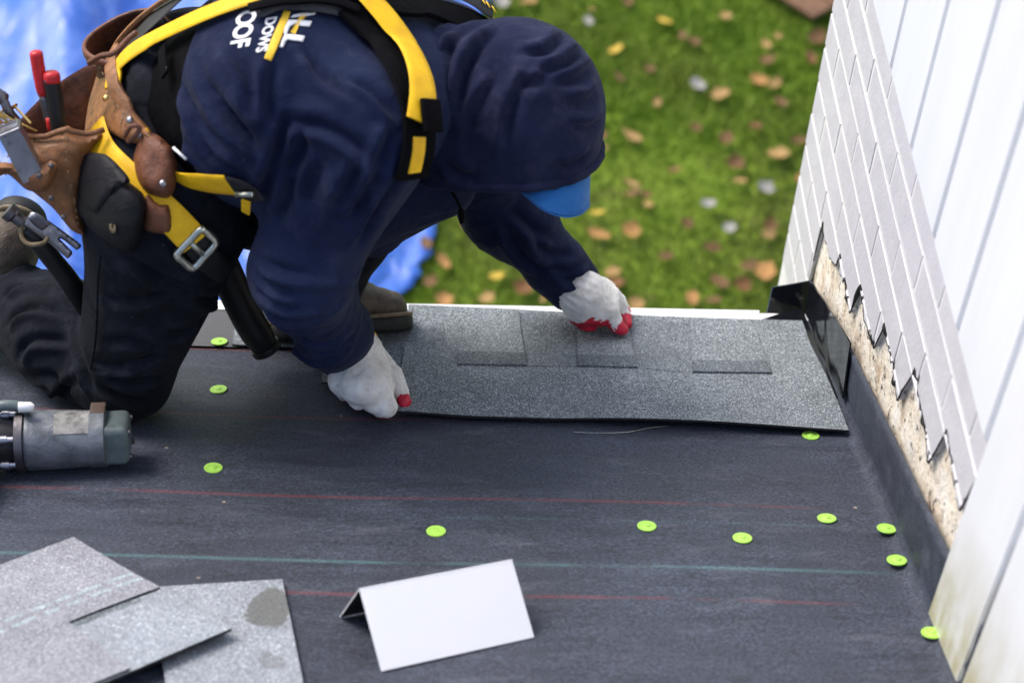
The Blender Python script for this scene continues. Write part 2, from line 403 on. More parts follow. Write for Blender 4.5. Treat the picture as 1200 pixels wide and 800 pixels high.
def m_board():
    m_, nt, b = mk('white_board_paint', .42, .4); n = NT(nt)
    col = n.mix((.735, .745, .77), (.68, .69, .715), n.ramp(n.noise(4., 5, .6, vec=n.vec((1, 4, .6))), [(.35, 0), (.75, 1)]))
    X, Y, Z = n.xyz()      # world aligned, origin on the roof line below the boards: mould creeping up from the roof
    h = n.math('ADD', n.math('MULTIPLY', Y, math.tan(PHI)), Z)
    near = n.math('SUBTRACT', 1., n.math('DIVIDE', n.math('ABSOLUTE', n.math('SUBTRACT', h, .02)), .20), clamp=True)
    mo = n.math('MULTIPLY', n.ramp(n.noise(10., 6, .7, vec=n.vec((1, 1.6, .7))), [(.30, 0), (.60, 1)]), near, clamp=True)
    col = n.mix(col, (.36, .33, .15), n.math('MULTIPLY', mo, .9)); n.to(col, b, 'Base Color')
    n.bump(b, n.noise(60., 4, .6, vec=n.vec((1, 1.4, .15))), .12, .002); return m_
M['board'] = m_board()
def m_foam():
    m_, nt, b = mk('rotten_cream_backing', .85, .2); n = NT(nt)
    col = n.mix((.80, .70, .55), (.86, .82, .75), n.ramp(n.noise(22., 6, .65), [(.35, 0), (.65, 1)]))
    col = n.mix(col, (.34, .19, .08), n.math('MULTIPLY', n.ramp(n.noise(13., 7, .75), [(.50, 0), (.66, 1)]), .65))
    col = n.mix(col, (.03, .024, .02), n.ramp(n.noise(48., 8, .82), [(.555, 0), (.61, 1)])); n.to(col, b, 'Base Color')
    n.bump(b, n.noise(90., 6, .7), .8, .006); return m_
M['foam'] = m_foam()
def m_flash():
    m_, nt, b = mk('black_flashing', .13, .7); n = NT(nt)
    n.to(n.mix((.004, .0045, .006), (.009, .010, .014), n.noise(9., 4)), b, 'Base Color'); n.bump(b, n.noise(30., 3), .15, .004); return m_
M['flash'] = m_flash()
M['cap'] = paint('lime_plastic', (.37, .68, .10), .4, .10, 120.)
def m_tape():
    m_, nt, b = mk('worn_grey_tape', .42, .5, .25); n = NT(nt)
    col = n.mix((.185, .20, .222), (.075, .086, .098), n.ramp(n.noise(28., 6, .65, dist=.5), [(.35, 0), (.68, 1)]))
    col = n.mix(col, (.055, .05, .05), n.ramp(n.noise(60., 6, .7), [(.60, 0), (.74, 1)])); n.to(col, b, 'Base Color')
    n.bump(b, n.noise(45., 5, .6, dist=.7), .7, .004); return m_
M['tape'] = m_tape()
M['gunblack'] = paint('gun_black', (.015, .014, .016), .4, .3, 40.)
M['teal'] = paint('teal_plastic', (.105, .135, .14), .35, .2, 50.)
def m_card():
    m_, nt, b = mk('white_coated_sheet', .32, .4); n = NT(nt)
    n.to(n.mix((.84, .84, .865), (.80, .80, .83), n.noise(9., 4)), b, 'Base Color'); n.bump(b, n.noise(35., 3), .05, .002); return m_
M['card'] = m_card()
def m_tarp():
    m_, nt, b = mk('blue_tarpaulin', .3, .55); n = NT(nt)
    col = n.mix((.026, .10, .45), (.055, .165, .56), n.ramp(n.noise(3.2, 5, .6), [(.3, 0), (.7, 1)]))
    col = n.mix(col, (.62, .68, .80), n.math('MULTIPLY', n.ramp(n.noise(1.9, 6, .7, vec=n.vec((2.4, .6, 1), (0, 0, .35))), [(.50, 0), (.78, 1)]), .45))  # pale streaks paint highlights on the folds into the colour
    n.to(col, b, 'Base Color'); p = n.bump(b, n.voro(3.2, vec=n.vec((1.6, .8, 1), (0, 0, .5)), out='Distance', feature='DISTANCE_TO_EDGE'), .35, .12); p = n.bump(b, n.noise(5., 6, .6, dist=.4), .6, .05, p); n.bump(b, n.wave(26., n.vec((1, 0, 0))), .08, .01, p); return m_
M['tarp'] = m_tarp()
def m_soil():
    m_, nt, b = mk('lawn_soil', .95, .1); n = NT(nt)
    col = n.mix((.135, .205, .022), (.18, .25, .032), n.ramp(n.noise(2.2, 5, .6), [(.35, 0), (.65, 1)]))
    col = n.mix(col, (.09, .07, .035), n.ramp(n.noise(5., 6, .7), [(.56, 0), (.7, 1)])); n.to(col, b, 'Base Color'); return m_
M['soil'] = m_soil()
def m_grass(name):
    m_, nt, b = mk(name, .55, .3); n = NT(nt)
    big = n.noise(1.1, 4, .6); f = n.noise(7., 4, .7); fine = n.noise(60., 2, .7)
    col = n.mix((.140, .240, .018), (.245, .355, .036), n.ramp(f, [(.3, 0), (.7, 1)]))
    col = n.mix(col, (.12, .105, .045), n.math('MULTIPLY', n.ramp(n.noise(2.3, 5, .65), [(.56, 0), (.72, 1)]), .6))
    col = n.mix(col, (.205, .225, .056), n.math('MULTIPLY', n.ramp(big, [(.45, 0), (.7, 1)]), .7))
    col = n.mix(col, (.24, .19, .075), n.math('MULTIPLY', n.ramp(fine, [(.6, 0), (.72, 1)]), .55)); n.to(col, b, 'Base Color')
    return m_
M['grass'] = m_grass('lawn_grass')
def m_leaf(name, c1, c2):
    m_, nt, b = mk(name, .6, .3); n = NT(nt)
    n.to(n.mix(c1, c2, n.ramp(n.noise(40., 4, .6), [(.35, 0), (.7, 1)])), b, 'Base Color'); n.bump(b, n.noise(90, 4), .4, .003); return m_

# ================================================================== THE ROOF
XW = .579; EAVE = 2.600
def slab_rows(rows):
    """sheet from rows of points (list of equal-length lists)"""
    n = len(rows[0]); V = [p for r in rows for p in r]
    F = [[i*n+j, i*n+j+1, (i+1)*n+j+1, (i+1)*n+j] for i in range(len(rows)-1) for j in range(n-1)]
    return np.array(V, float), F
roof = thing('roof', 'dark felt covered roof slope running down to a white gutter', None, (0, 0, 0), kind='structure')

def z_felt(x, y):
    return .0016*math.sin(9*x+3*y)+.0022*mnoise.noise(Vector((x*3.1, y*9., 1.)))
# underlayment: flat sheet, a rounded fold and an upturn against the wall
ys = np.concatenate([np.linspace(-1.2, 1.2, 13), np.linspace(1.26, EAVE, 60)])
prof = [(x, 0., 1.) for x in np.linspace(-4.0, -1.0, 8)]+[(x, 0., 1.) for x in np.linspace(-.95, XW-.024, 68)]
rows = []
for y in ys:
    top = np.interp(y, [1.3, 1.736, 2.344, 2.36, 2.6], [.115, .108, .088, .085, .06]) + .004*mnoise.noise(Vector((y*14, 3, 0)))
    r = [(x, y, z_felt(x, y)) for x, _, _ in prof]
    rr = .018
    for k in range(1, 9):
        a = k/8*math.pi/2; r.append((XW-.004-rr+rr*math.sin(a)+.0012*mnoise.noise(Vector((y*20, k*.6, 0))), y, rr-rr*math.cos(a)+z_felt(.5, y)*(1-k/8)))
    for k in range(1, 6):
        r.append((XW-.004+.002*mnoise.noise(Vector((y*17, k, 5.)))-.002, y, lerp(rr, top, k/5)))
    r.append((XW-.002, y, top-.001))
    rows.append(r)
V, F = slab_rows(rows)
part('underlayment', V, F, M['felt'], roof)
# deck edge and drip edge
V, F = join(box((-1.7, EAVE-1.9-.004, -.014), (4.56, 3.8, .02)), )
part('deck', V, F, M['bark'], roof, smooth=False)
V, F = join(box((-1.7, EAVE+.016, .0035), (4.55, .022, .0022), bev=.0008, seg=1), box((-1.7, EAVE+.026, -.02), (4.55, .0022, .05), bev=.0006, seg=1))
part('drip_edge', V, F, M['whitepaint'], roof, smooth=False)
# starter strip (smooth grey membrane along the eave)
def m_grey():
    m_, nt, b = mk('grey_eave_membrane', .7, .35); n = NT(nt)
    f = n.noise(600., 2, .8); col = n.mix((.060, .060, .066), (.105, .105, .112), n.ramp(f, [(.3, 0), (.7, 1)]))
    n.to(col, b, 'Base Color'); n.bump(b, f, .5, .001); return m_
M['membrane'] = m_grey()
V, F = slab_rows([[(x, y, .0042+z_felt(x, y)) for x in np.linspace(-1.6, -.36+.03, 30)] for y in (2.470, 2.50, 2.54, 2.58, 2.603)])
part('eave_membrane', V, F, M['membrane'], roof)

# gutter
g = thing('gutter', 'white metal gutter along the eave beyond the shingles', 'gutter', (0, EAVE+.03, -.02))
gp = [(.029, -.004), (.029, -.085), (.034, -.10), (.045, -.108), (.058, -.108), (.066, -.09), (.070, -.05), (.074, -.030), (.074, -.016), (.069, -.010), (.064, -.012)]
def gutter_run(x0, x1):
    V = []; n = len(gp)
    for x in (x0, x1):
        for (a, b_) in gp: V.append((x, EAVE+a, b_))
        for (a, b_) in gp[::-1]: V.append((x, EAVE+a+(.002 if a < .05 else -.002), b_+.0018))
    k = 2*n; F = [[i, (i+1) % k, k+(i+1) % k, k+i] for i in range(k)]
    F += [list(range(k))[::-1], [k+i for i in range(k)]]
    return np.array(V), F
gv = []
for i_ in range(60):
    for k_ in range(5): gv.append((-3.9+i_*.0745, EAVE+.033+k_*.008, -.062+.012*mnoise.noise(Vector((i_*.7, k_*.8, 0)))))
part('leaf_litter', np.array(gv), [[i_*5+k_, (i_+1)*5+k_, (i_+1)*5+k_+1, i_*5+k_+1] for i_ in range(59) for k_ in range(4)], M['bark'], g, kind='stuff')
V, F = gutter_run(-3.9, .50); part('trough', V, F, M['whitepaint'], g, smooth=False)
for x in (-3.3, -2.7, -2.1, -1.5, -.9, -.28, .2):
    V, F = box((x, EAVE+.050, -.022), (.022, .042, .0025), bev=.0006, seg=1); part('hanger', V, F, M['whitepaint'], g, smooth=False)

# cap nails
cn = thing('cap_nail', 'lime green cap nail', 'cap nail', (0, 0, 0), group='lime green cap nails in the underlayment')
V, F = lathe((0, 0, 0), (0, 0, 1), [(-.001, .0122), (.0003, .0126), (.0010, .0121), (.0013, .0090), (.0007, .0070), (.0012, .0052), (.0015, .0048)], 24)
part('washer', V, F, M['cap'], cn, sharp=40)
V, F = lathe((0, 0, .0014), (0, 0, 1), [(0, .0034), (.0008, .0034), (.0012, .0018)], 12); part('nail_head', V, F, M['cap'], cn, sharp=40)
caps = [((257, 400), 'lime green cap nail nearest the gutter, between knee and black handle'),
        ((256, 456), 'lime green cap nail just right of the kneeling knee'),
        ((250, 548), 'lime green cap nail right of the grey nail gun, beyond the red chalk line'),
        ((511, 622), 'lime green cap nail straight behind the folded white sheet'),
        ((758, 616), 'lime green cap nail alone midway between the folded white sheet and the shingle'),
        ((870, 630), 'lime green cap nail left of the pair by the wall, near the turquoise line'),
        ((969, 607), 'lime green cap nail left of two others near the wall, below the shingle'),
        ((1039, 619), 'lime green cap nail close under the torn brick wall, farther of two'),
        ((1051, 656), 'lime green cap nail beside the wall touching the turquoise chalk line'),
        ((1092, 741), 'lime green cap nail half hidden by the bottom of the white board'),
        ((950, 510), 'lime green cap nail tight against the front edge of the shingle')]
for i, (p, lab) in enumerate(caps):
    b_ = onz(p[0], p[1], .003); b_ = onz(p[0], p[1], (.0068 if i == 0 else .0014)+z_felt(b_[0], b_[1]))
    if i == 0:
        cn.matrix_world = MR @ Matrix.Translation(Vector(b_)); cn['label'] = lab
    else:
        fold_ = b_[0] > .535
        if fold_: b_ = onz(p[0], p[1], .0062)
        dup(cn, b_, random.uniform(0, 6), lab, tilt=Matrix.Rotation(random.uniform(-.08, .08), 4, 'X'))

# shingles ----------------------------------------------------------
def sheet(corners, nx, ny, zf, th, mat, parent, name, edge=0.0, label=None, back=None):
    """thin sheet over a bilinear patch of four (x,y) corners; zf(u,v,x,y) its height"""
    c = [np.array(q[:2], float) for q in corners]; top = []; bot = []
    for j in range(ny+1):
        for i in range(nx+1):
            u, v = i/nx, j/ny; p = (c[0]*(1-u)+c[1]*u)*(1-v)+(c[3]*(1-u)+c[2]*u)*v
            rag = .0007*mnoise.noise(Vector((p[0]*260, p[1]*260, 2.)))
            if i in (0, nx): p = p+np.array([rag, 0])
            if j in (0, ny): p = p+np.array([0, rag])
            z = zf(u, v, p[0], p[1]); top.append((p[0], p[1], z+th)); bot.append((p[0], p[1], z))
    n = nx+1; N = n*(ny+1); F = []; fm = []
    for j in range(ny):
        for i in range(nx):
            q = [j*n+i, j*n+i+1, (j+1)*n+i+1, (j+1)*n+i]; F.append(q); fm.append(0); F.append([k+N for k in q][::-1]); fm.append(1)
    loop = [i for i in range(n)]+[j*n+nx for j in range(1, ny+1)]+[ny*n+i for i in range(nx-1, -1, -1)]+[j*n for j in range(ny-1, 0, -1)]
    for a, b_ in zip(loop, loop[1:]+loop[:1]): F.append([b_, a, a+N, b_+N]); fm.append(1)
    return part(name, np.array(top+bot), F, [mat, back or M['asphalt']], parent, fm=fm, sharp=45, label=label)
BL, BRt = onz(465, 490, .004), onz(995, 502, .012); TL, TR = onz(479, 361, .008), onz(940, 378, .010)
sh = thing('shingle', 'large grey laminated shingle being laid along the eave under both gloved hands', 'shingle', (.25, 2.43, .004))
def z_sh(u, v, x, y):
    z = .0074+z_felt(x, y)
    z += .010*math.exp(-((u-.0)/.12)**2)*(1-v)**2*.6            # corner lifted by the hand
    z += .007*max(0, math.sin((u-.35)*math.pi/.65))*max(0, 1-v/.35)**2 if u > .35 else 0
    z += .003*math.sin(v*5.5)+.004*max(0, v-.8)/.2
    return z
sheet([BL, BRt, TR, TL], 110, 64, z_sh, .0035, M['gran'], sh, 'base_sheet')
def uv_of(px, py):                                              # where a point lies on the shingle
    p = onz(px, py, .013)[:2]; q = np.array([.5, .5])
    c = [np.array(k[:2]) for k in (BL, BRt, TR, TL)]
    for _ in range(12):
        u, v = q; f_ = (c[0]*(1-u)+c[1]*u)*(1-v)+(c[3]*(1-u)+c[2]*u)*v-p
        J = np.c_[(c[1]-c[0])*(1-v)+(c[2]-c[3])*v, (c[3]-c[0])*(1-u)+(c[2]-c[1])*u]; q = q-np.linalg.solve(J, f_)
    return q
def tab(q, name, mat, th, n=(14, 10), lift=.0037, label=None):
    c = [np.array(k[:2]) for k in (BL, BRt, TR, TL)]
    XY = [(c[0]*(1-u)+c[1]*u)*(1-v)+(c[3]*(1-u)+c[2]*u)*v for u, v in q]
    def zf(u, v, x, y):
        uu = (q[0][0]*(1-u)+q[1][0]*u)*(1-v)+(q[3][0]*(1-u)+q[2][0]*u)*v; vv = (q[0][1]*(1-u)+q[1][1]*u)*(1-v)+(q[3][1]*(1-u)+q[2][1]*u)*v
        return z_sh(uu, vv, x, y)+lift
    return sheet(XY, n[0], n[1], zf, th, mat, sh, name, label=label, back=M['gran_dark'])
for (a, b_, c_, d_), mt in (((535, 430), (617, 431), (608, 366), (536, 365), ), 'gran'), (((677, 431), (747, 432), (735, 372), (676, 371)), 'gran'), (((811, 437), (905, 438), (884, 379), (810, 377)), 'gran'):
    q = [uv_of(*a), uv_of(*b_), uv_of(*c_), uv_of(*d_)]
    tb = tab(q, 'tab', M[mt], .0026)
    # printed shadow band at the foot of the tab
    lo = [q[0], q[1], q[1]+(q[2]-q[1])*.24, q[0]+(q[3]-q[0])*.24]
    ob = tab(lo, 'shadow_band', M['gran_dark'], .0006, (14, 3), lift=.0037+.0026); ob.parent = tb; ob.matrix_parent_inverse = Matrix.Identity(4)
for a, b_, c_, d_ in (((617, 431), (677, 431), (676, 371), (608, 366)), ((747, 432), (811, 437), (810, 377), (735, 372))):
    tab([uv_of(*a)+np.array([.004, 0]), uv_of(*b_)-np.array([.004, 0]), uv_of(*c_)-np.array([.004, 0]), uv_of(*d_)+np.array([.004, 0])], 'under_layer', M['gran_mid'], .0006, lift=.0036)

st = thing('starter_shingle', 'grey granular starter shingle under the boot along the eave', 'shingle', (-.1, 2.54, .004))
sheet([onz(272, 408), onz(600, 420), (.10, 2.606), (-.345, 2.606)], 60, 20, lambda u, v, x, y: .0045+z_felt(x, y), .003, M['gran_mid'], st, 'sheet')
sp = thing('shingle_piece', 'small grey shingle scrap between near glove and boot', 'shingle', (-.15, 2.42, .006))
sheet([onz(377, 454), onz(520, 456), onz(520, 392), onz(384, 391)], 40, 16, lambda u, v, x, y: .0076+z_felt(x, y), .003, M['gran_mid'], sp, 'sheet')

# two pale shingles in the foreground
def m_stain():
    m_ = m_granule('stained_pale_granules', (.165, .182, .21), (.258, .282, .318), (.36, .388, .42))
    nt = m_.node_tree; b = nt.nodes['Principled BSDF']; n = NT(nt); src = b.inputs['Base Color'].links[0].from_socket
    X, Y, Z = n.xyz(); X = n.math('ADD', X, n.math('MULTIPLY', n.math('SUBTRACT', n.noise(22., 5, .65), .5), .05)); Y = n.math('ADD', Y, n.math('MULTIPLY', n.math('SUBTRACT', n.noise(17., 5, .65), .5), .06))
    c = onz(318, 718); c2 = onz(336, 758)
    b0 = np.array([-.2, 1.72, .003])
    def blob(c, rx, ry):
        dx = n.math('DIVIDE', n.math('SUBTRACT', X, float(c[0]-b0[0])), rx); dy = n.math('DIVIDE', n.math('SUBTRACT', Y, float(c[1]-b0[1])), ry)
        d = n.math('SQRT', n.math('ADD', n.math('MULTIPLY', dx, dx), n.math('MULTIPLY', dy, dy))); return n.math('MULTIPLY', n.math('SUBTRACT', 1.05, d), 7., clamp=True)
    mk_ = n.math('MAXIMUM', blob(c, .026, .046), n.math('MULTIPLY', blob(onz(316, 780), .018, .02), .5))
    n.to(n.mix(src, (.085, .085, .075), n.math('MULTIPLY', mk_, .75)), b, 'Base Color'); return m_
M['gran_stain'] = m_stain()
b2 = thing('shingle_scrap', 'pale square-cut shingle scrap with a dark stain, lying under another shingle', 'shingle', (-.2, 1.72, .003))
sheet([onz(205, 880), onz(368, 868), onz(331, 683), onz(178, 694)], 40, 50, lambda u, v, x, y: .0035+z_felt(x, y), .004, M['gran_stain'], b2, 'sheet')
a2 = thing('laminated_shingle', 'pale laminated shingle lying turned on top of the stained scrap', 'shingle', (-.36, 1.75, .008))
A0, A1 = onz(85, 637, .009), onz(272, 743, .016)
e1 = np.array(A1[:2])-np.array(A0[:2]); L0 = onz(-60, 690, .009)
e2 = np.array(L0[:2])-np.array(A0[:2]); e2 /= np.linalg.norm(e2); e1n = e1/np.linalg.norm(e1)
pA = lambda s, t: np.array(A0[:2])+e1n*s+e2*t
LL = np.linalg.norm(e1); 
def z_a(u, v, x, y): return .0095+z_felt(x, y)+.010*u*u
c0 = np.array(onz(184, 698, .010)[:2]); s0 = (c0-np.array(A0[:2])) @ e1n
d0 = float((np.array(onz(88, 743, .010)[:2])-np.array(A0[:2])) @ (e2-e1n*(e2 @ e1n)))/(1-(e2 @ e1n)**2)
sheet([pA(.004, .60), pA(LL, .60), pA(LL, 0), pA(.004, .004)], 60, 46, lambda u, v, x, y: z_a(u, v, x, y), .004, M['gran_pale'], a2, 'base_sheet')
sheet([pA(0, .60), pA(s0, .60), pA(s0, -.002), pA(0, -.002)], 40, 40, lambda u, v, x, y: z_a(u*.55, v, x, y)+.0041, .0032, M['gran_pale2'], a2, 'upper_layer')
sheet([pA(s0+.0005, .60), pA(LL-.002, .60), pA(LL-.002, d0+.012), pA(s0+.0005, d0)], 30, 30, lambda u, v, x, y: z_a(.55+.45*u, v, x, y)+.0041, .0032, M['gran_pale2'], a2, 'upper_layer')
sheet([pA(s0, d0), pA(s0+.016, d0), pA(s0+.011, .03), pA(s0, .03)], 6, 16, lambda u, v, x, y: z_a(.55, v, x, y)+.0041, .0004, M['gran_mid'], a2, 'shadow_band')

V = []; F = []
for s_ in (s0-.052, s0-.036):
    t_ = .0
    while t_ < .5:
        l_ = random.uniform(.018, .035); q4 = [pA(s_, t_), pA(s_+.007, t_), pA(s_+.007, t_+l_), pA(s_, t_+l_)]
        k_ = len(V); V += [(*q, z_a((s_/s0)*.55, 0, q[0], q[1])+.0078) for q in q4]; F.append([k_, k_+1, k_+2, k_+3]); t_ += l_+random.uniform(.006, .012)
M['sealant'] = m_granule('pale_sealant', (.21, .25, .28), (.33, .39, .42), (.44, .50, .52))
part('sealant_strip', np.array(V), F, M['sealant'], a2, kind='stuff')
# folded white sheet -------------------------------------------------
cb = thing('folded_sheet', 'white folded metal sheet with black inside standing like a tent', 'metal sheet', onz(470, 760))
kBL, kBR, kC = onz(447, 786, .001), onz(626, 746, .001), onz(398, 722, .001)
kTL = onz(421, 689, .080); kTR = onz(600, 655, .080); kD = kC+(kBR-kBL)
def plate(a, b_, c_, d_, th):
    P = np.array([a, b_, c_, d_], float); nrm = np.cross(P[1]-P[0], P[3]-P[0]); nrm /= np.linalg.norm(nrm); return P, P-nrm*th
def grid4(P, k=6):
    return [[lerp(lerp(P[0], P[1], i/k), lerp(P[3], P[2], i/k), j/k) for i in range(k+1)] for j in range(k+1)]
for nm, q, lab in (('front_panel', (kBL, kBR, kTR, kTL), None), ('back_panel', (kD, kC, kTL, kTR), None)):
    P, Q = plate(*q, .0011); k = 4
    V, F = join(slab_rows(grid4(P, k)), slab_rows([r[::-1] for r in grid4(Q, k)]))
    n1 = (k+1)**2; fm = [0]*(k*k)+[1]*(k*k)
    def rim(i): return i
    lp = [i for i in range(k+1)]+[j*(k+1)+k for j in range(1, k+1)]+[k*(k+1)+i for i in range(k-1, -1, -1)]+[j*(k+1) for j in range(k-1, 0, -1)]
    def opp(i): j, ii = divmod(i, k+1); return n1+j*(k+1)+(k-ii)
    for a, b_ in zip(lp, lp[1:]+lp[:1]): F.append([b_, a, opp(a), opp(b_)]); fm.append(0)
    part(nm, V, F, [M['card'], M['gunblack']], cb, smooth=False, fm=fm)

# ================================================================== THE WALL
# wall coordinates: u = distance away from the camera (level), v = height; both world aligned
V0 = GZ
COURSE = .0662; VTOP = -.312
bw = thing('brick_wall', 'white painted brick wall, torn open along its foot', 'wall', (XW, 2.3, V0-1.0), frame='W')
Jp = [(2.80, -1.6), (2.535, -1.6), (2.530, -.90), (2.518, -.755), (2.500, -.768), (2.44, -.764), (2.395, -.742), (2.388, -.712), (2.370, -.722), (2.30, -.715), (2.272, -.718), (2.250, -.640), (2.232, -.655), (2.17, -.652),
      (2.128, -.645), (2.108, -.574), (2.085, -.582), (2.03, -.580), (1.985, -.592), (1.953, -.494), (1.930, -.506), (1.87, -.512), (1.822, -.528), (1.800, -.430), (1.775, -.446), (1.72, -.456), (1.695, -.462), (1.674, -.368), (1.645, -.380), (1.60, -.38), (1.4, -.38)]
ju = np.array([p[0] for p in Jp])[::-1]; jv = np.array([p[1] for p in Jp])[::-1]
def J(u): return np.interp(u, ju, jv)+.010*mnoise.noise(Vector((u*38, 0, 0)))+.007*mnoise.noise(Vector((u*95, 4, 0)))+.004*mnoise.noise(Vector((u*210, 9, 0)))
BT = .022
def brick_vf(u0, u1, v0, v1):
    """brick face box, its lower side broken along the torn edge; slightly rounded front edges"""
    us = np.arange(u0, u1, .006); us = np.append(us, u1); lo = np.array([max(v0, J(u)) for u in us])
    ok = lo < v1-.004
    if not ok.any(): return None
    if np.all(lo <= v0+1e-6):
        bev = .0016; V = []
        for x, d in ((XW, bev), (XW+.0016, 0), (XW+BT, 0)):
            V += [(x, u0+d, v0+d), (x, u1-d, v0+d), (x, u1-d, v1-d), (x, u0+d, v1-d)]
        F = [[3, 2, 1, 0]]
        for k in (0, 4):
            for i in range(4): F.append([k+i, k+(i+1) % 4, k+4+(i+1) % 4, k+4+i])
        V = np.array(V); V[:, 2] += V0; return V, F
    idx = np.where(ok)[0]; us = us[idx[0]:idx[-1]+1]; lo = np.minimum(lo[idx[0]:idx[-1]+1], v1-.004)
    if len(us) < 2: return None
    V = []; n = len(us)
    for x, d in ((XW, .0025), (XW+.004, 0), (XW+BT, 0)):
        for u, l in zip(us, lo): V.append((x, u, l+V0))
        for u in us: V.append((x, u, v1-d+V0))
    F = []; k = 2*n
    for i in range(n-1): F.append([n+i, n+i+1, i+1, i])
    for L in (0, k):
        for i in range(n-1):
            F.append([L+i, L+i+1, L+k+i+1, L+k+i]); F.append([L+n+i+1, L+n+i, L+k+n+i, L+k+n+i+1])
        F.append([L+n, L, L+k, L+k+n]); F.append([L+n-1, L+2*n-1, L+k+2*n-1, L+k+n-1])
    return np.array(V), F
UC = 2.725; gap = .0070
for k in range(0, 14):
    v1 = VTOP-k*COURSE-gap/2; v0 = VTOP-(k+1)*COURSE+gap/2
    off = 2.330 if k % 2 == 0 else 2.430
    edges = [off+.2*i for i in range(-5, 5)]
    edges = [e for e in edges if 1.5 < e < UC-.02]+[UC]
    for a, b_ in zip(edges, edges[1:]):
        bb = b_-gap/2 if b_ != UC else UC
        vc = (v0+v1)/2
        if (a+b_)/2*math.tan(PHI)+vc < -.06: continue         # below the roof, not part of what shows
        r = brick_vf(a+gap/2+random.uniform(-.0015, .0015), bb+(random.uniform(-.002, .002) if b_ == UC else 0), v0+random.uniform(-.0008, .0008), v1+random.uniform(-.0008, .0008))
        if r is None: continue
        V, F = r; V = V.copy(); V[:, 0] += random.uniform(-.0005, .0004)
        o = part('brick', V, F, M['brick'], bw, smooth=False)
        if b_ == UC or True: pass
# mortar bed and the core of the wall
def strip_below(u0, u1, top, bot, x0, x1, du=.01):
    us = np.arange(u0, u1+1e-6, du); n = len(us); V = []
    for x in (x0, x1):
        V += [(x, u, bot(u)+V0) for u in us]+[(x, u, top(u)+V0) for u in us]
    F = []
    for i in range(n-1):
        F += [[n+i, n+i+1, i+1, i], [2*n+i, 2*n+i+1, 3*n+i+1, 3*n+i], [n+i+1, n+i, 3*n+i, 3*n+i+1], [i, i+1, 2*n+i+1, 2*n+i]]
    F += [[n, 0, 2*n, 3*n], [n-1, 2*n-1, 4*n-1, 3*n-1]]
    return np.array(V), F
V, F = strip_below(1.45, UC-.003, lambda u: VTOP+.0, lambda u: max(J(u)+.011, -1.30), XW+.0010, XW+.006, .006)
part('mortar', V, F, M['mortar'], bw, smooth=False)
V, F = strip_below(1.40, UC-.012, lambda u: VTOP+.02, lambda u: -1.35, XW+BT+.022, XW+.30, .1)
part('core', V, F, M['brick'], bw, smooth=False)
# rotten cream backing board behind the bricks, with relief
us = np.arange(1.42, 2.60, .006); rows = []
for u in us:
    r = []
    b0 = -u*math.tan(PHI)+.03
    for j in range(15):
        v = lerp(b0, VTOP-.02, j/14); d = mnoise.fractal(Vector((u*22, v*22, 0)), 1., 2., 4)*.003
        r.append((XW+.0085+d, u, v+V0))
    rows.append(r)
V, F = slab_rows(rows); part('backing_board', V, [f[::-1] for f in F], M['foam'], bw, label='cream rotten backing board with dark mould specks')
# dark rim along the break: black asphalt, and gap shade painted as a tube
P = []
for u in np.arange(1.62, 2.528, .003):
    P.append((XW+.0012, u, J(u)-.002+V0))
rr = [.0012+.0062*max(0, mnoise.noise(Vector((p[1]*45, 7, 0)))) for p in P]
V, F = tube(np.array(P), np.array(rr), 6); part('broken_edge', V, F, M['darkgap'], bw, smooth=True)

# vertical board siding above
bs = thing('board_siding', 'white vertical board siding over the brick, two boards reaching the roof', 'siding', (XW-.014, 1.7, V0-1.7*math.tan(PHI)), frame='W')
GU = [2.725, 2.640, 2.480, 2.320, 2.156, 1.992, 1.837, 1.671, 1.530, 1.39, 1.23, 1.07, .91, .75, .59, .43, .27]
for i, (a, b_) in enumerate(zip(GU, GU[1:])):
    u1, u0 = a-.0045, b_+.0045
    if a > 1.68: z0a = z0b = VTOP-.004
    else:
        ex = .002
        z0a = -u1*math.tan(PHI)+ex; z0b = -u0*math.tan(PHI)+ex
    x0, x1 = XW-.0085, XW-.0018; V = []; bv = .003
    for x, d in ((x0, bv), (x0+bv, 0), (x1, 0)):
        V += [(x, u0+d, z0b+d+V0), (x, u1-d, z0a+d+V0), (x, u1-d, 1.5+V0), (x, u0+d, 1.5+V0)]
    F = [[3, 2, 1, 0]]+[[k+j, k+(j+1) % 4, k+4+(j+1) % 4, k+4+j] for k in (0, 4) for j in range(4)]
    part('board', np.array(V), F, M['board'], bs, smooth=False)
V, F = box((XW+.003, 1.50, V0+.60), (.010, 2.44, 1.83)); part('backing', V, F, M['board'], bs, smooth=False)
V, F = box((XW+.20, 1.50, V0+.65), (.34, 2.44, 1.7)); part('wall_core', V, F, M['board'], bs, smooth=False)

# corner flashing
fl = thing('corner_flashing', 'glossy black step flashing bent round the wall corner at the eave', 'flashing', (XW, 2.5, 0))
def poly_panel(pts, th, step=.012, wob=.0):
    """pts: 3D outline nearly flat -> thin solid"""
    P = np.array(pts, float); c = P.mean(0); _, _, vt = np.linalg.svd(P-c); ex, ey, nz = vt
    p2 = np.c_[(P-c) @ ex, (P-c) @ ey]; VV, T, ed, bd = fill([tuple(q) for q in p2], step)
    h = np.array([wob*mnoise.noise(Vector((q[0]*16, q[1]*16, 3.))) for q in VV])
    fr = c+VV[:, :1]*ex+VV[:, 1:]*ey+nz*h[:, None]; return solid(VV, T, bd, fr+nz*th/2, fr-nz*th/2)
XF = XW-.010
w1 = [onx(943, 379, XF), onx(968, 425, XF), onx(989, 467, XF), onx(993, 435, XF), onx(997, 402, XF), onx(980, 372, XF), onx(964, 349, XF), onx(950, 329, XF), onx(947, 352, XF)]
V, F = poly_panel(w1, .0025, wob=.003); part('wall_leg', V, F, M['flash'], fl, sharp=40)
yb = 2.655
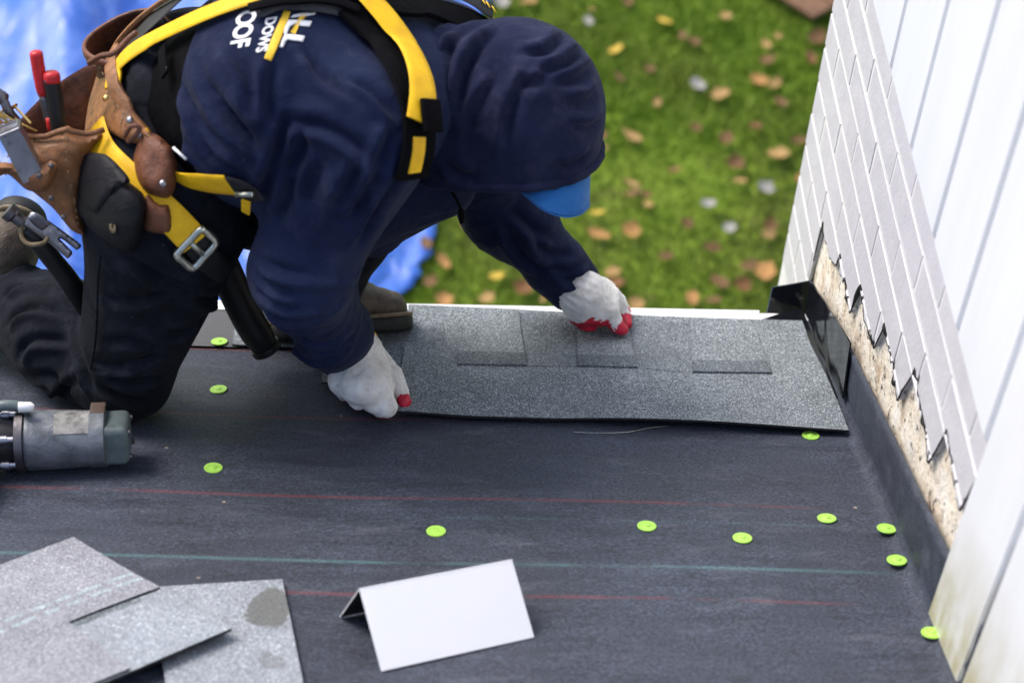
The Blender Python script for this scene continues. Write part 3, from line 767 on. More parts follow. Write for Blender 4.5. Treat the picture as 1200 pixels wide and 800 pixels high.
w2 = [ony(897, 374, yb), ony(944, 379, yb), ony(951, 328, yb), ony(930, 332, yb), ony(905, 336, yb)]
V, F = poly_panel(w2, .0025, wob=.002); part('end_flap', V, F, M['flash'], fl, sharp=40)
w3 = [onz(893, 374, .008), onz(950, 392, .008), onz(990, 468, .006), (XF, 2.32, .004), (XF, 2.64, .008), onz(946, 376, .008)]
w3 = [onz(893, 374, .0045), onz(932, 386, .0040), onz(968, 468, .0035), (XF-.002, 2.335, .0035), (XF-.002, 2.655, .0045)]
V, F = poly_panel(w3, .0015); part('base_leg', V, F, M['flash'], fl, sharp=40)
# step behind the flashing at u beyond the eave
# loose white thread on the felt
thp = [onz(x, y, .004) for x, y in ((672, 506), (700, 507), (735, 506), (762, 501), (783, 499))]
V, F = tube(smooth_path(thp, 30), .00035, 5); solo('thread', V, F, M['zinc'], 'thin white thread lying on the felt in front of the shingle', 'thread', thp[0])

# ================================================================== SIGNED DISTANCE BODIES
NL = rng.rand(32, 32, 32).astype(np.float32)
def vnoise(P):
    """smooth value noise on rows of P, about -1..1"""
    P = np.asarray(P, np.float32); i = np.floor(P).astype(int); f = P-i; f = f*f*(3-2*f); r = 0
    for dx in (0, 1):
        wx = f[:, 0] if dx else 1-f[:, 0]
        for dy in (0, 1):
            wy = f[:, 1] if dy else 1-f[:, 1]
            for dz in (0, 1):
                wz = f[:, 2] if dz else 1-f[:, 2]
                r = r+NL[(i[:, 0]+dx) % 32, (i[:, 1]+dy) % 32, (i[:, 2]+dz) % 32]*wx*wy*wz
    return r*2-1
def s_cone(P, a, b, ra, rb):
    a = np.asarray(a, np.float32); b = np.asarray(b, np.float32); ab = b-a; q = P-a
    t = np.clip((q @ ab)/(ab @ ab+1e-12), 0, 1); return np.linalg.norm(q-t[:, None]*ab, axis=1)-(ra+(rb-ra)*t)
def s_ell(P, c, r, ax=None):
    q = P-np.asarray(c, np.float32)
    if ax is not None: q = q @ np.asarray(ax, np.float32).T       # rows of ax: local axes
    r = np.asarray(r, np.float32); k0 = np.linalg.norm(q/r, axis=1); k1 = np.linalg.norm(q/(r*r), axis=1)+1e-9
    return k0*(k0-1)/k1
def s_oval(P, a, b, ra, rb, wdir, k):
    """tapered bone whose section is k times wider along wdir"""
    w = np.asarray(wdir, np.float32); w = w/np.linalg.norm(w); s = 1-1/k
    a = np.asarray(a, np.float32); b = np.asarray(b, np.float32)
    sq = lambda X: X-np.outer((X-a) @ w, w)*s if X.ndim == 2 else X-((X-a) @ w)*w*s
    return s_cone(sq(P), a, sq(b), ra, rb)
def smin(a, b, k):
    h = np.maximum(k-np.abs(a-b), 0)/k; return np.minimum(a, b)-h*h*k*.25
def smax(a, b, k): return -smin(-a, -b, k)
def surface(fn, lo, hi, h, newton=1):
    """naive surface nets of fn < 0 in a box: verts, quads"""
    lo = np.asarray(lo, float); n = [int(math.ceil((hi[i]-lo[i])/h))+1 for i in range(3)]
    ax = [np.float32(lo[i])+np.arange(n[i], dtype=np.float32)*np.float32(h) for i in range(3)]
    val = np.empty(n, np.float32); yy, zz = np.meshgrid(ax[1], ax[2], indexing='ij'); yz = np.c_[yy.ravel(), zz.ravel()]
    st = max(1, int(300000//len(yz)))
    for i in range(0, n[0], st):
        xs = ax[0][i:i+st]; P = np.empty((len(xs)*len(yz), 3), np.float32); P[:, 0] = np.repeat(xs, len(yz)); P[:, 1:] = np.tile(yz, (len(xs), 1))
        val[i:i+st] = fn(P).reshape(len(xs), n[1], n[2])
    ins = val < 0; c = [m_-1 for m_ in n]
    cnt = sum(ins[dx:dx+c[0], dy:dy+c[1], dz:dz+c[2]].astype(np.int8) for dx in (0, 1) for dy in (0, 1) for dz in (0, 1))
    I = np.argwhere((cnt > 0) & (cnt < 8)); idx = np.full(c, -1, np.int32); idx[tuple(I.T)] = np.arange(len(I))
    S = np.zeros((len(I), 3)); K = np.zeros(len(I))
    cor = [(dx, dy, dz) for dx in (0, 1) for dy in (0, 1) for dz in (0, 1)]
    for a in cor:
        for d in range(3):
            if a[d]: continue
            b = list(a); b[d] = 1
            va = val[I[:, 0]+a[0], I[:, 1]+a[1], I[:, 2]+a[2]]; vb = val[I[:, 0]+b[0], I[:, 1]+b[1], I[:, 2]+b[2]]
            m_ = (va < 0) != (vb < 0); t = np.where(m_, va/np.where(m_, va-vb, 1), 0)
            p = np.tile(np.array(a, float), (len(I), 1)); p[:, d] += t; S[m_] += p[m_]; K[m_] += 1
    V = lo+(I+S/K[:, None])*h; F = []
    for d in range(3):
        e, f = (d+1) % 3, (d+2) % 3
        sl0 = [slice(None)]*3; sl1 = [slice(None)]*3; sl0[d] = slice(0, -1); sl1[d] = slice(1, None)
        A = ins[tuple(sl0)]; B = ins[tuple(sl1)]
        for flip, mask in ((False, A & ~B), (True, ~A & B)):
            E = np.argwhere(mask); E = E[(E[:, e] > 0) & (E[:, f] > 0) & (E[:, e] < n[e]-1) & (E[:, f] < n[f]-1)]
            q = []
            for oe, of in ((1, 1), (0, 1), (0, 0), (1, 0)):
                k = E.copy(); k[:, e] -= oe; k[:, f] -= of; q.append(idx[k[:, 0], k[:, 1], k[:, 2]])
            q = np.stack(q, 1)
            if flip: q = q[:, ::-1]
            F.append(q)
    F = np.vstack(F); F = F[(F >= 0).all(1)]
    for _ in range(newton):
        g = grad(fn, V); d = fn(V.astype(np.float32)); V = V-g*np.clip(d, -h, h)[:, None]
    return V, F
def grad(fn, P, e=.0015):
    P = np.asarray(P, np.float32); G = np.empty((len(P), 3))
    for i in range(3):
        o = np.zeros(3, np.float32); o[i] = e; G[:, i] = fn(P+o)-fn(P-o)
    return G/(np.linalg.norm(G, axis=1)[:, None]+1e-12)
def hit(fn, px, near=1.2, far=3.4):
    """first point of the body on the sight line of each pixel, and whether it was met"""
    px = np.atleast_2d(np.asarray(px, float)); D = np.array([ray(*p) for p in px]); D /= np.linalg.norm(D, axis=1)[:, None]
    t = np.full(len(px), near); best = np.full(len(px), 9.); bt = t.copy()
    for _ in range(90):
        d = fn((CP+D*t[:, None]).astype(np.float32)); k = d < best; best[k] = d[k]; bt[k] = t[k]
        t = np.where(d < .0004, t, np.minimum(t+d*.8, far))
    return CP+D*bt[:, None], best < .003, best

# ---------------------------------------------------------------- skeleton (roof frame)
A_ = lambda *q: np.array(ony(*q))
PEL = A_(196, 178, 2.34); WAI = A_(242, 100, 2.31); CHE = A_(355, 100, 2.25); NEC = A_(470, 112, 2.25)
SHR = A_(432, 165, 2.06); SHL = A_(505, 92, 2.42); ELR = A_(353, 318, 2.10); WRR = A_(400, 404, 2.33)
ELL = A_(594, 246, 2.53); WRL = np.array(onz(671, 333, .078))
HPR = A_(203, 240, 2.20); KNR = A_(145, 440, 2.255); ANR = A_(-22, 338, 2.46)
HPL = A_(262, 205, 2.44); KNL = A_(408, 266, 2.47); ANL = A_(372, 352, 2.525)
HEAD = A_(600, 122, 2.28)
LAT = SHL-SHR; LAT /= np.linalg.norm(LAT)
LATP = np.array([.15, .95, -.05]); LATP /= np.linalg.norm(LATP)
def f_torso(P):
    d = s_oval(P, PEL+(WAI-PEL)*.55, CHE, .114, .142, LAT, 1.42)
    d = smin(d, s_oval(P, CHE, NEC, .142, .095, LAT, 1.5), .08)
    return d
def f_arm(P, which):
    if which == 'R':
        d = s_cone(P, SHR+(CHE-SHR)*.12, ELR, .091, .057); d2 = s_cone(P, ELR, WRR, .057, .043)
        d2 = smin(d2, s_cone(P, WRR-(WRR-ELR)*.22, WRR, .051, .043), .02)
    else:
        d = s_cone(P, SHL, ELL, .085, .060); d2 = s_cone(P, ELL, WRL, .058, .039)
        d2 = smin(d2, s_cone(P, WRL-(WRL-ELL)*.25, WRL-(WRL-ELL)*.02, .046, .040), .02)
    return smin(d, d2, .05)
NK0 = A_(512, 118, 2.27)
def f_hoodie(P):
    d = smin(f_torso(P), f_arm(P, 'R'), .035); d = smin(d, f_arm(P, 'L'), .06)
    # slack cloth hanging below the chest
    d = smin(d, s_cone(P, A_(400, 235, 2.28), A_(500, 205, 2.30), .080, .052), .08)
    d = smin(d, s_cone(P, A_(440, 268, 2.36), A_(520, 218, 2.33), .036, .034), .06)
    d = smin(d, s_cone(P, A_(410, 38, 2.36), A_(530, 56, 2.34), .078, .056), .06)
    return d
HC1 = A_(545, 135, 2.27); HC2 = A_(594, 133, 2.28)
def f_hoodvol(P, grow=0.):
    d = s_oval(P, HC1, HC2, .100+grow, .1155+grow, np.array([.2, .9, .3]), 1.04)
    d = smin(d, s_ell(P, A_(614, 132, 2.27), (.0945+grow, .105+grow, .104+grow)), .06)
    d = smin(d, s_cone(P, A_(556, 175, 2.27), A_(560, 215, 2.25), .060+grow, .056+grow), .05)
    d = smin(d, s_cone(P, A_(560, 215, 2.25), A_(634, 203, 2.24), .056+grow, .056+grow), .05)
    d = smin(d, s_cone(P, A_(497, 105, 2.27), A_(530, 115, 2.27), .085+grow, .085+grow), .06)
    return d
HP1 = A_(600, 222, 2.165)
HN = np.array([.085, .10, -1.]); HN /= np.linalg.norm(HN)
def f_hood(P):
    o = f_hoodvol(P); i = f_hoodvol(P, -.009)
    d = smax(o, -i, .004)
    q = (P-HP1.astype(np.float32)) @ HN.astype(np.float32)
    lim = np.where(P[:, 0] < HC1[0]-.03, -.03, 0)
    return smax(d, q, .006)
def f_trousers(P):
    d = s_oval(P, PEL, PEL+(WAI-PEL)*1.05, .116, .106, LATP, 1.42)
    thigh = s_cone(P, HPR, KNR, .108, .064); shin = s_cone(P, KNR, ANR, .062, .060)
    shin = smin(shin, s_ell(P, lerp(KNR, ANR, .38)+np.array([0, 0, .012]), (.078, .078, .070)), .05)
    leg = smin(thigh, shin, .025)
    d = smin(d, leg, .07)
    thl = s_cone(P, HPL, KNL, .100, .064); shl = s_cone(P, KNL, ANL, .062, .056)
    d = smin(d, smin(thl, shl, .03), .05)
    fl_ = P[:, 2]-.008          # the knee flattens on the roof
    return smax(d, -fl_, .012)
ALL = lambda P: np.minimum(np.minimum(f_hoodie(P), f_trousers(P)), f_hoodvol(P))
BODY = lambda P: np.minimum(f_hoodie(P), f_trousers(P))

def folds(V, N, bones, amp, along, across, seed, thr=.0):
    """push cloth in and out: creases running across the bone they lie on"""
    best = np.full(len(V), 9.); B = np.zeros((len(V), 3)); T = np.zeros(len(V))
    for a, b in bones:
        ab = b-a; q = V-a; t = np.clip((q @ ab)/(ab @ ab), 0, 1); d = np.linalg.norm(q-t[:, None]*ab, axis=1)
        k = d < best; best[k] = d[k]; B[k] = ab/np.linalg.norm(ab); T[k] = t[k]
    s = (V*B).sum(1); Q = (V-B*s[:, None])*across+B*(s*along)[:, None]+seed
    Q = Q+.55*np.c_[vnoise(V*9+seed), vnoise(V*9+seed+7), vnoise(V*9+seed+13)]
    r = 1-np.abs(vnoise(Q)); r2 = 1-np.abs(vnoise(Q*1.9+5))
    w = np.clip(.45+.9*vnoise(V*5.5+seed*2), .1, 1.2)
    return V+N*((np.power(r, 3)-.35)*.75+(np.power(r2, 3)-.35)*.3)[:, None]*(amp*w)[:, None], T
CR_ = []
def crease(V, N, lines, amp, w, fn=None):
    """sharp folds of the cloth along given lines (sight-line points met on the body)"""
    D = np.zeros(len(V))
    for L in lines:
        a_ = amp*(L[0] if not hasattr(L[0], '__len__') else 1.); pts = [q for q in L if hasattr(q, '__len__')]
        H, ok, _ = hit(fn or BODY, pts); H = smooth_path(H, 9*len(pts)); m_ = np.zeros(len(V)); best = np.full(len(V), 9.); tt = np.zeros(len(V)); side = np.zeros(len(V))
        lo_, hi_ = H.min(0)-6*w, H.max(0)+6*w; near = np.where(((V > lo_) & (V < hi_)).all(1))[0]
        if not len(near): continue
        Q = V[near]; dd = np.linalg.norm(Q[:, None]-H[None], axis=2); k = dd.argmin(1); d = dd[np.arange(len(near)), k]
        Tn = np.gradient(H, axis=0); Tn /= np.linalg.norm(Tn, axis=1)[:, None]+1e-9
        sd_ = np.sign(((Q-H[k])*np.cross(Tn[k], N[near])).sum(1)); t = k/(len(H)-1)
        taper = np.clip(np.minimum(t, 1-t)*4+.12, 0, 1); s = d*sd_
        D[near] += a_*taper*(-1.0*np.exp(-(s/w)**2)+.95*np.exp(-((s-1.9*w)/(1.2*w))**2)+.30*np.exp(-((s+2.6*w)/(1.8*w))**2))
    return V+N*D[:, None]
def bounds(fn_pts, pad): 
    Q = np.array(fn_pts); return Q.min(0)-pad, Q.max(0)+pad

person = thing('person', 'person in navy hooded top and black trousers kneeling on the roof laying a shingle', 'person', (-.2, 2.35, 0))

# trousers
lo, hi = bounds([PEL, WAI, HPR, KNR, ANR, HPL, KNL, ANL], .16); lo[2] = -.012
def f_tr_cut(P):                                   # open at the waist and at the cuffs
    w = (WAI-PEL)/np.linalg.norm(WAI-PEL); c = (P-(WAI+w*.045).astype(np.float32)) @ w.astype(np.float32)
    return smax(f_trousers(P), c, .01)
V, F = surface(f_tr_cut, lo, hi, .0046); N = grad(f_tr_cut, V)
V, _ = folds(V, N, [(HPR, KNR), (HPL, KNL), (KNL, ANL), (PEL, WAI)], .0062, 17., 8., 3.)
sel = (lambda d: d)(np.clip(1-np.minimum(s_cone(V.astype(np.float32), lerp(KNR, ANR, .12), ANR, .075, .07), .05)/.02, 0, 1))
Vs, _ = folds(V, N, [(KNR, ANR)], .011, 20., 8., 11.); V = V+(Vs-V)*sel[:, None]
V = crease(V, N, [[(92, 372), (96, 420), (112, 462)], [(108, 424), (145, 428), (192, 410)], [(118, 452), (150, 468), (172, 470)], [(150, 300), (200, 330), (262, 330)],
    [(0, 300), (40, 296), (84, 318)], [(0, 322), (45, 312), (92, 338)], [(2, 350), (35, 334), (92, 356)], [(8, 380), (32, 362), (90, 372)], [(22, 420), (38, 398), (84, 400)], [(30, 440), (62, 440), (90, 470)], [(170, 262), (230, 300), (290, 300)], [(165, 380), (210, 390), (238, 372)], [(96, 440), (60, 470), (30, 480)], [(126, 350), (160, 352), (200, 340)], [(124, 400), (150, 398), (176, 404)], [(220, 340), (248, 352), (262, 350)], [(130, 440), (160, 446), (188, 440)]], .0095, .0062)
V[:, 2] = np.maximum(V[:, 2], .006)
part('trousers', V, F, M['denim'], person)
# hooded top
HEM = hit(f_torso_wide := (lambda P: np.minimum(f_torso(P), f_trousers(P))), [(209, 104)])[0][0]
HEMN = CHE-A_(150, 140, 2.37); HEMN[2] *= .4; HEMN /= np.linalg.norm(HEMN)
def f_hoodie_cut(P):
    c = (P-HEM.astype(np.float32)) @ (-HEMN).astype(np.float32)
    return np.where(np.linalg.norm(P-WAI.astype(np.float32), axis=1) < .3, smax(f_hoodie(P), c, .008), f_hoodie(P))
def f_band(P):
    c = (P-HEM.astype(np.float32)) @ HEMN.astype(np.float32)
    return smax(smax(f_hoodie(P)+.0055, c-.02, .003), -(c+.10), .003)
lo, hi = bounds([WAI, CHE, NEC, SHR, SHL, ELR, WRR, ELL, WRL], .16); lo[2] = max(lo[2], .0)
lo[0] += .0
V, F = surface(f_hoodie_cut, lo, hi, .0046); N = grad(f_hoodie_cut, V)
V, T = folds(V, N, [(WAI, CHE), (CHE, NEC)], .0048, 4., 16., 21.)
near_arm = np.clip(1-np.minimum(f_arm(V.astype(np.float32), 'R'), f_arm(V.astype(np.float32), 'L')).clip(0)/.03, 0, 1)
V2, _ = folds(V, N, [(SHR, ELR), (ELR, WRR), (SHL, ELL), (ELL, WRL)], .0050, 17., 6., 31.); V = V+(V2-V)*near_arm[:, None]
V = crease(V, N, [[(212, 95), (240, 150), (292, 188)], [(222, 132), (250, 176), (286, 204)], [(232, 70), (262, 130), (300, 168)], [(338, 128), (330, 165), (316, 205), (304, 240)], [(332, 143), (376, 148), (412, 166), (440, 190)], [(322, 70), (316, 112), (322, 150)],
    [(.6), (378, 190), (366, 214), (358, 240)], [(.6), (402, 204), (398, 238), (393, 276)], [(452, 182), (428, 226), (408, 262)], [(470, 195), (440, 245), (418, 290)], [(312, 372), (352, 384), (408, 362)], [(322, 388), (362, 398), (412, 376)], [(340, 402), (372, 408), (415, 390)], [(298, 330), (330, 356), (412, 340)], [(300, 300), (340, 318), (418, 318)],
    [(598, 246), (630, 270), (650, 280)], [(618, 262), (640, 296), (676, 298)], [(640, 308), (662, 316), (688, 306)], [(590, 262), (612, 300), (640, 322)], [(650, 322), (672, 328), (692, 318)], [(405, 90), (440, 110), (470, 150)], [(265, 50), (290, 90), (300, 130)], [(330, 410), (365, 418), (408, 402)], [(306, 356), (340, 372), (400, 350)], [(298, 312), (322, 336), (352, 340)], [(345, 200), (338, 232), (322, 262)], [(420, 190), (412, 216), (404, 236)], [(460, 150), (452, 172), (440, 196)], [(360, 60), (380, 90), (420, 120)], [(250, 100), (280, 150), (306, 182)], [(360, 150), (350, 180), (336, 204)], [(215, 160), (240, 188), (268, 204)]], .0095, .0066)
hoodie = part('hooded_top', V, F, M['navy'], person)
V, F = surface(f_band, WAI-.32, WAI+.30, .0055); N = grad(f_band, V)
V, _ = folds(V, N, [(PEL, CHE)], .003, 5., 14., 71.)
part('waist_band', V, F, M['blackfab'], person)
# hood
lo, hi = bounds([HC1, HC2, A_(640, 122, 2.27), A_(500, 105, 2.27)], .15)
V, F = surface(f_hood, lo, hi, .0048); N = grad(f_hood, V)
V2, _ = folds(V, N, [(HC1, A_(690, 110, 2.28))], .0075, 7., 15., 41.)
V = crease(V2, N, [[(572, 24), (530, 52), (510, 110), (508, 170)], [(590, 30), (548, 76), (536, 130)], [(662, 40), (642, 60), (608, 62)], [(682, 58), (662, 76), (632, 86)], [(694, 76), (676, 92), (648, 100)], [(582, 92), (558, 126), (546, 168)], [(548, 30), (514, 50), (498, 90)], [(700, 105), (690, 118), (662, 122)], [(625, 70), (600, 130), (590, 190)], [(540, 40), (522, 70), (516, 110)], [(560, 60), (546, 90), (538, 140)], [(640, 90), (628, 98), (606, 98)], [(705, 140), (690, 150), (668, 150)], [(520, 190), (540, 205), (560, 208)], [(690, 180), (672, 192), (650, 196)]], .0080, .0062, f_hoodvol)
dc = smooth_path([A_(528, 222, 2.19), A_(536, 236, 2.185), A_(540, 246, 2.185), A_(541, 262, 2.185)], 20)
Vd, Fd = tube(dc, [.0022]*13+[.0045]*4+[.0036, .0030, .0024], 8); part('drawstring', Vd, Fd, M['blackfab'], hoodie)
hood = part('hood', V, F, M['hood'], hoodie)
# hem of the hood opening: bead where the cut plane meets the outside
hx = []
ctr = HC2-HN*((HC2-HP1) @ HN)
for k in range(72):
    w = 2*math.pi*k/72; e1_ = np.array([1, 0, HN[0]/-HN[2]]); e1_ /= np.linalg.norm(e1_); e2_ = np.cross(HN, e1_)
    dr = e1_*math.cos(w)+e2_*math.sin(w); t = np.linspace(.02, .24, 90); d = f_hoodvol((ctr+dr*t[:, None]).astype(np.float32), -.001)
    i = np.argmax(d > 0); hx.append(ctr+dr*t[i]-HN*.004)
hx.append(hx[0]); hx = np.array(hx)
V, F = tube(hx, 0.0076+.0022*np.array([mnoise.noise(Vector((k*.9, 0, 0))) for k in range(73)]), 10, cap=False); part('hood_hem', V, F, M['hood'], hoodie)

# body: one continuous figure inside the clothes, with a face under the hood
FD = np.array([.10, -.12, -.98]); FD /= np.linalg.norm(FD)            # where the face looks
CRN = np.array([.90, -.42, .10]); CRN -= FD*(CRN @ FD); CRN /= np.linalg.norm(CRN)   # crown of the head
HL = np.cross(FD, CRN)
HO = A_(596, 128, 2.29)
hp = lambda c, l, f_: HO+CRN*c+HL*l+FD*f_
def f_body(P):
    d = s_ell(P, hp(.012, 0, -.012), (.098, .072, .088), np.array([CRN, HL, FD]))
    d = smin(d, s_ell(P, hp(-.05, 0, .032), (.062, .055, .055), np.array([CRN, HL, FD])), .04)
    d = smin(d, s_cone(P, hp(-.012, 0, .074), hp(-.038, 0, .097), .009, .013), .012)      # nose
    for s in (-1, 1):
        d = smin(d, s_ell(P, hp(-.025, .073*s, -.005), (.030, .010, .019), np.array([CRN, HL, FD])), .008)   # ears
        d = smax(d, -s_ell(P, hp(.0, .031*s, .087), (.010, .017, .014), np.array([CRN, HL, FD])), .01)       # eye sockets
        d = smin(d, s_ell(P, hp(.0, .031*s, .074), (.011, .012, .011)), .003)
    d = smin(d, s_ell(P, hp(-.068, 0, .083), (.006, .024, .010), np.array([CRN, HL, FD])), .008)           # lips
    d = smin(d, s_cone(P, hp(-.08, 0, -.02), NEC, .052, .06), .04)
    d = smin(d, s_oval(P, NEC, PEL, .085, .10, LAT, 1.35), .05)
    for a, b, c, r in ((SHR, ELR, WRR, (.055, .042, .028)), (SHL, ELL, WRL, (.055, .042, .028))):
        d = smin(d, smin(s_cone(P, a, b, r[0], r[1]), s_cone(P, b, c, r[1], r[2]), .02), .05)
    for a, b, c in ((HPR, KNR, ANR), (HPL, KNL, ANL)):
        d = smin(d, smin(s_cone(P, a, b, .082, .055), s_cone(P, b, c, .052, .036), .02), .05)
    return d
lo, hi = bounds([HO+.06, HO-.06, NEC, PEL, SHR, SHL, ELR, ELL, WRR, WRL, KNR, KNL, ANR, ANL], .11)
V, F = surface(f_body, lo, hi, .0075); part('body', V, F, M['skin'], person)
# cap: crown and peak
def f_cap(P):
    ax = np.array([CRN, HL, FD]); o = s_ell(P, hp(.016, 0, -.012), (.106, .080, .096), ax); i = s_ell(P, hp(.016, 0, -.012), (.101, .075, .091), ax)
    return smax(smax(o, -i, .002), -((P-hp(.022, 0, 0).astype(np.float32)) @ CRN.astype(np.float32)), .003)
lo, hi = bounds([hp(.13, .1, .12), hp(-.05, -.1, -.13), hp(.13, -.1, -.13), hp(-.05, .1, .12)], .03)
V, F = surface(f_cap, lo, hi, .004); cap_ = part('cap', V, F, M['capblue'], person)
pk = [(612, 232, 2.185), (630, 222, 2.18), (655, 212, 2.19), (678, 200, 2.215), (692, 192, 2.24)]
R0 = smooth_path([A_(x, y-18, z+.005) for x, y, z in pk], 19); tip = [(611, 226, 2.17), (630, 244, 2.16), (652, 251, 2.165), (674, 249, 2.18), (690, 243, 2.205)]
R1 = smooth_path([A_(x, y, z) for x, y, z in tip], 19)
rows = []
for j in range(9):
    t = j/8; rows.append([lerp(R0[i], R1[i], t)+np.array([.010, -.012, 0])*math.sin(math.pi*(.15+.5*t))*math.sin(math.pi*i/18) for i in range(19)])
rows = np.array(rows); Ft = slab_rows(rows.tolist())
VV = rows.reshape(-1, 3); nrm = np.array([.55, -.8, .1]); nrm /= np.linalg.norm(nrm); n_ = len(VV); T_ = Ft[1]
bdl = [i for i in range(19)]+[j*19+18 for j in range(1, 9)]+[8*19+i for i in range(17, -1, -1)]+[j*19 for j in range(7, 0, -1)]
V, F = solid(VV, T_, bdl, VV+nrm*.0015, VV-nrm*.0015)
part('peak', V, F, M['capblue'], cap_, sharp=50)
st_ = []
for t in (.93,):
    q = np.array([lerp(R0[i], R1[i], t)+np.array([.010, -.012, 0])*math.sin(math.pi*(.15+.5*t))*math.sin(math.pi*i/18)+nrm*.0022 for i in range(19)])
    st_.append(tube(q, .0011, 5))
V, F = join(*st_); part('peak_edge', V, F, M['capblue'], cap_)

# ---------------------------------------------------------------- gloves
def chain(P, pts, k=.006):
    d = None
    for (a, ra), (b, rb) in zip(pts, pts[1:]):
        c = s_cone(P, a, b, ra, rb); d = c if d is None else np.minimum(d, c)
    return d
Z = lambda x, y, z: np.array(onz(x, y, z))
GR = dict(
    wrist=(Z(413, 402, .074), .034), root=(Z(420, 418, .066), .036),
    index=[(Z(446, 454, .046), .0160), (Z(453, 477, .025), .0150), (Z(447, 481, .012), .0115), (Z(441, 472, .010), .0100)],
    middle=[(Z(432, 456, .050), .0175), (Z(441, 474, .026), .0150), (Z(432, 472, .012), .0115), (Z(426, 462, .010), .0100)],
    ring=[(Z(417, 455, .046), .0170), (Z(421, 468, .024), .0145), (Z(413, 464, .012), .0110), (Z(410, 455, .011), .0100)],
    pinky=[(Z(402, 448, .040), .0155), (Z(404, 459, .020), .0130), (Z(401, 454, .012), .0105), (Z(402, 446, .011), .0095)],
    thumb=[(Z(440, 418, .052), .0165), (Z(461, 437, .040), .0130), (Z(469, 457, .027), .0108), (Z(474, 471, .0185), .0092)])
def f_gloveR(P):
    w, r = GR['wrist'], GR['root']; d = s_cone(P, w[0], r[0], w[1], r[1])
    for f_ in ('index', 'middle', 'ring', 'pinky'):
        k = GR[f_][0]; d = smin(d, s_cone(P, r[0], k[0], .027, k[1]+.0045), .016)
    d = smin(d, s_ell(P, Z(424, 442, .040), (.040, .034, .030)), .02)
    for f_ in ('index', 'middle', 'ring', 'pinky'): d = smin(d, chain(P, GR[f_]), .0035)
    d = smin(d, s_cone(P, Z(425, 425, .052), GR['thumb'][0][0], .022, .016), .010); d = smin(d, chain(P, GR['thumb']), .0035)
    return smax(d, -(P[:, 2]-.0035), .004)
GL = dict(
    wrist=(Z(668, 330, .082), .034), root=(Z(681, 343, .076), .036),
    index=[(Z(710, 361, .052), .0165), (Z(718, 374, .036), .0140), (Z(724, 382, .026), .0120), (Z(729, 386, .021), .0100)],
    middle=[(Z(713, 350, .054), .0170), (Z(726, 361, .038), .0140), (Z(732, 372, .025), .0115), (Z(734, 379, .020), .0100)],
    ring=[(Z(709, 343, .050), .0165), (Z(724, 352, .032), .0130), (Z(731, 364, .020), .0110), (Z(733, 370, .018), .0098)],
    pinky=[(Z(703, 339, .044), .0150), (Z(717, 345, .026), .0120), (Z(725, 356, .018), .0100), (Z(727, 361, .016), .0092)],
    thumb=[(Z(678, 357, .052), .0175), (Z(677, 370, .034), .0145), (Z(684, 378, .025), .0120), (Z(692, 383, .020), .0100)])
def f_gloveL(P):
    w, r = GL['wrist'], GL['root']; d = s_cone(P, w[0], r[0], w[1], r[1])
    for f_ in ('index', 'middle', 'ring', 'pinky'):
        k = GL[f_][0]; d = smin(d, s_cone(P, r[0], k[0], .027, k[1]+.004), .016)
    d = smin(d, s_ell(P, Z(692, 362, .046), (.036, .034, .024)), .02)
    for f_ in ('index', 'middle', 'ring', 'pinky'): d = smin(d, chain(P, GL[f_]), .005)
    d = smin(d, s_cone(P, Z(685, 350, .06), GL['thumb'][0][0], .024, .017), .012); d = smin(d, chain(P, GL['thumb']), .006)
    return smax(d, -(P[:, 2]-.0145), .003)
for fn, g_, lab, sd_ in ((f_gloveR, GR, 'white knit glove with red thumb tip', 51.), (f_gloveL, GL, 'white knit glove with red coated palm', 61.)):
    pts = [p for k in g_ for p in ([g_[k]] if k in ('wrist', 'root') else g_[k])]
    lo, hi = bounds([p[0] for p in pts], .05); lo[2] = max(lo[2], .0)
    V, F = surface(fn, lo, hi, .0021); N = grad(fn, V, .0008)
    V = V+N*(.0013*vnoise(V*75+sd_)+.0007*vnoise(V*190+sd_))[:, None]
    w_, r_ = g_['wrist'][0], g_['middle'][0][0]; dx_ = (r_-w_)/np.linalg.norm(r_-w_); q_ = V-w_; al = q_ @ dx_; _, a_, b_ = frame_of(dx_); ang = np.arctan2(q_ @ a_, q_ @ b_)
    V = V+N*(.0008*np.sin(ang*30)*np.clip(1-al/.045, 0, 1))[:, None]
    C_ = V[F].mean(1); NF = grad(fn, C_, .0008); fm = np.zeros(len(F), int)
    if fn is f_gloveR:
        tip_ = g_['thumb'][-1][0]; fm[np.linalg.norm(C_-tip_, axis=1)+.0015*vnoise(C_*300) < .0125] = 1
        for f_ in ('index', 'middle', 'ring', 'pinky'): fm[np.linalg.norm(C_-g_[f_][-1][0], axis=1) < .012] = 1
        fm[(NF[:, 2] < -.75) & (C_[:, 2] < .02)] = 1
    else:
        jag = .35*vnoise(C_*230)
        fm[(NF[:, 2] < -.30+jag*.6)] = 1
        for f_ in ('index', 'middle', 'ring', 'pinky', 'thumb'): fm[np.linalg.norm(C_-g_[f_][-1][0], axis=1)+.003*vnoise(C_*260) < .0165] = 1
        w0 = g_['root'][0]; ax_ = g_['middle'][0][0]-w0; fm[((C_-w0) @ ax_)/(ax_ @ ax_) < .05] = 0
    gl = part('glove', V, F, [M['knit'], M['latex']], person, fm=fm, label=lab)
    d = g_['root'][0]-g_['wrist'][0]; d /= np.linalg.norm(d)
    if fn is f_gloveR:
        a, b, c = frame_of(d); c0_ = g_['wrist'][0]+d*.006
        q = np.array([c0_+(b*math.cos(w)+c*math.sin(w))*.0352 for w in np.linspace(0, 2*math.pi, 41)])
        Vt, Ft_ = tube(q, .0022, 7, cap=False); part('cuff_trim', Vt, Ft_, M['yellow'], gl)

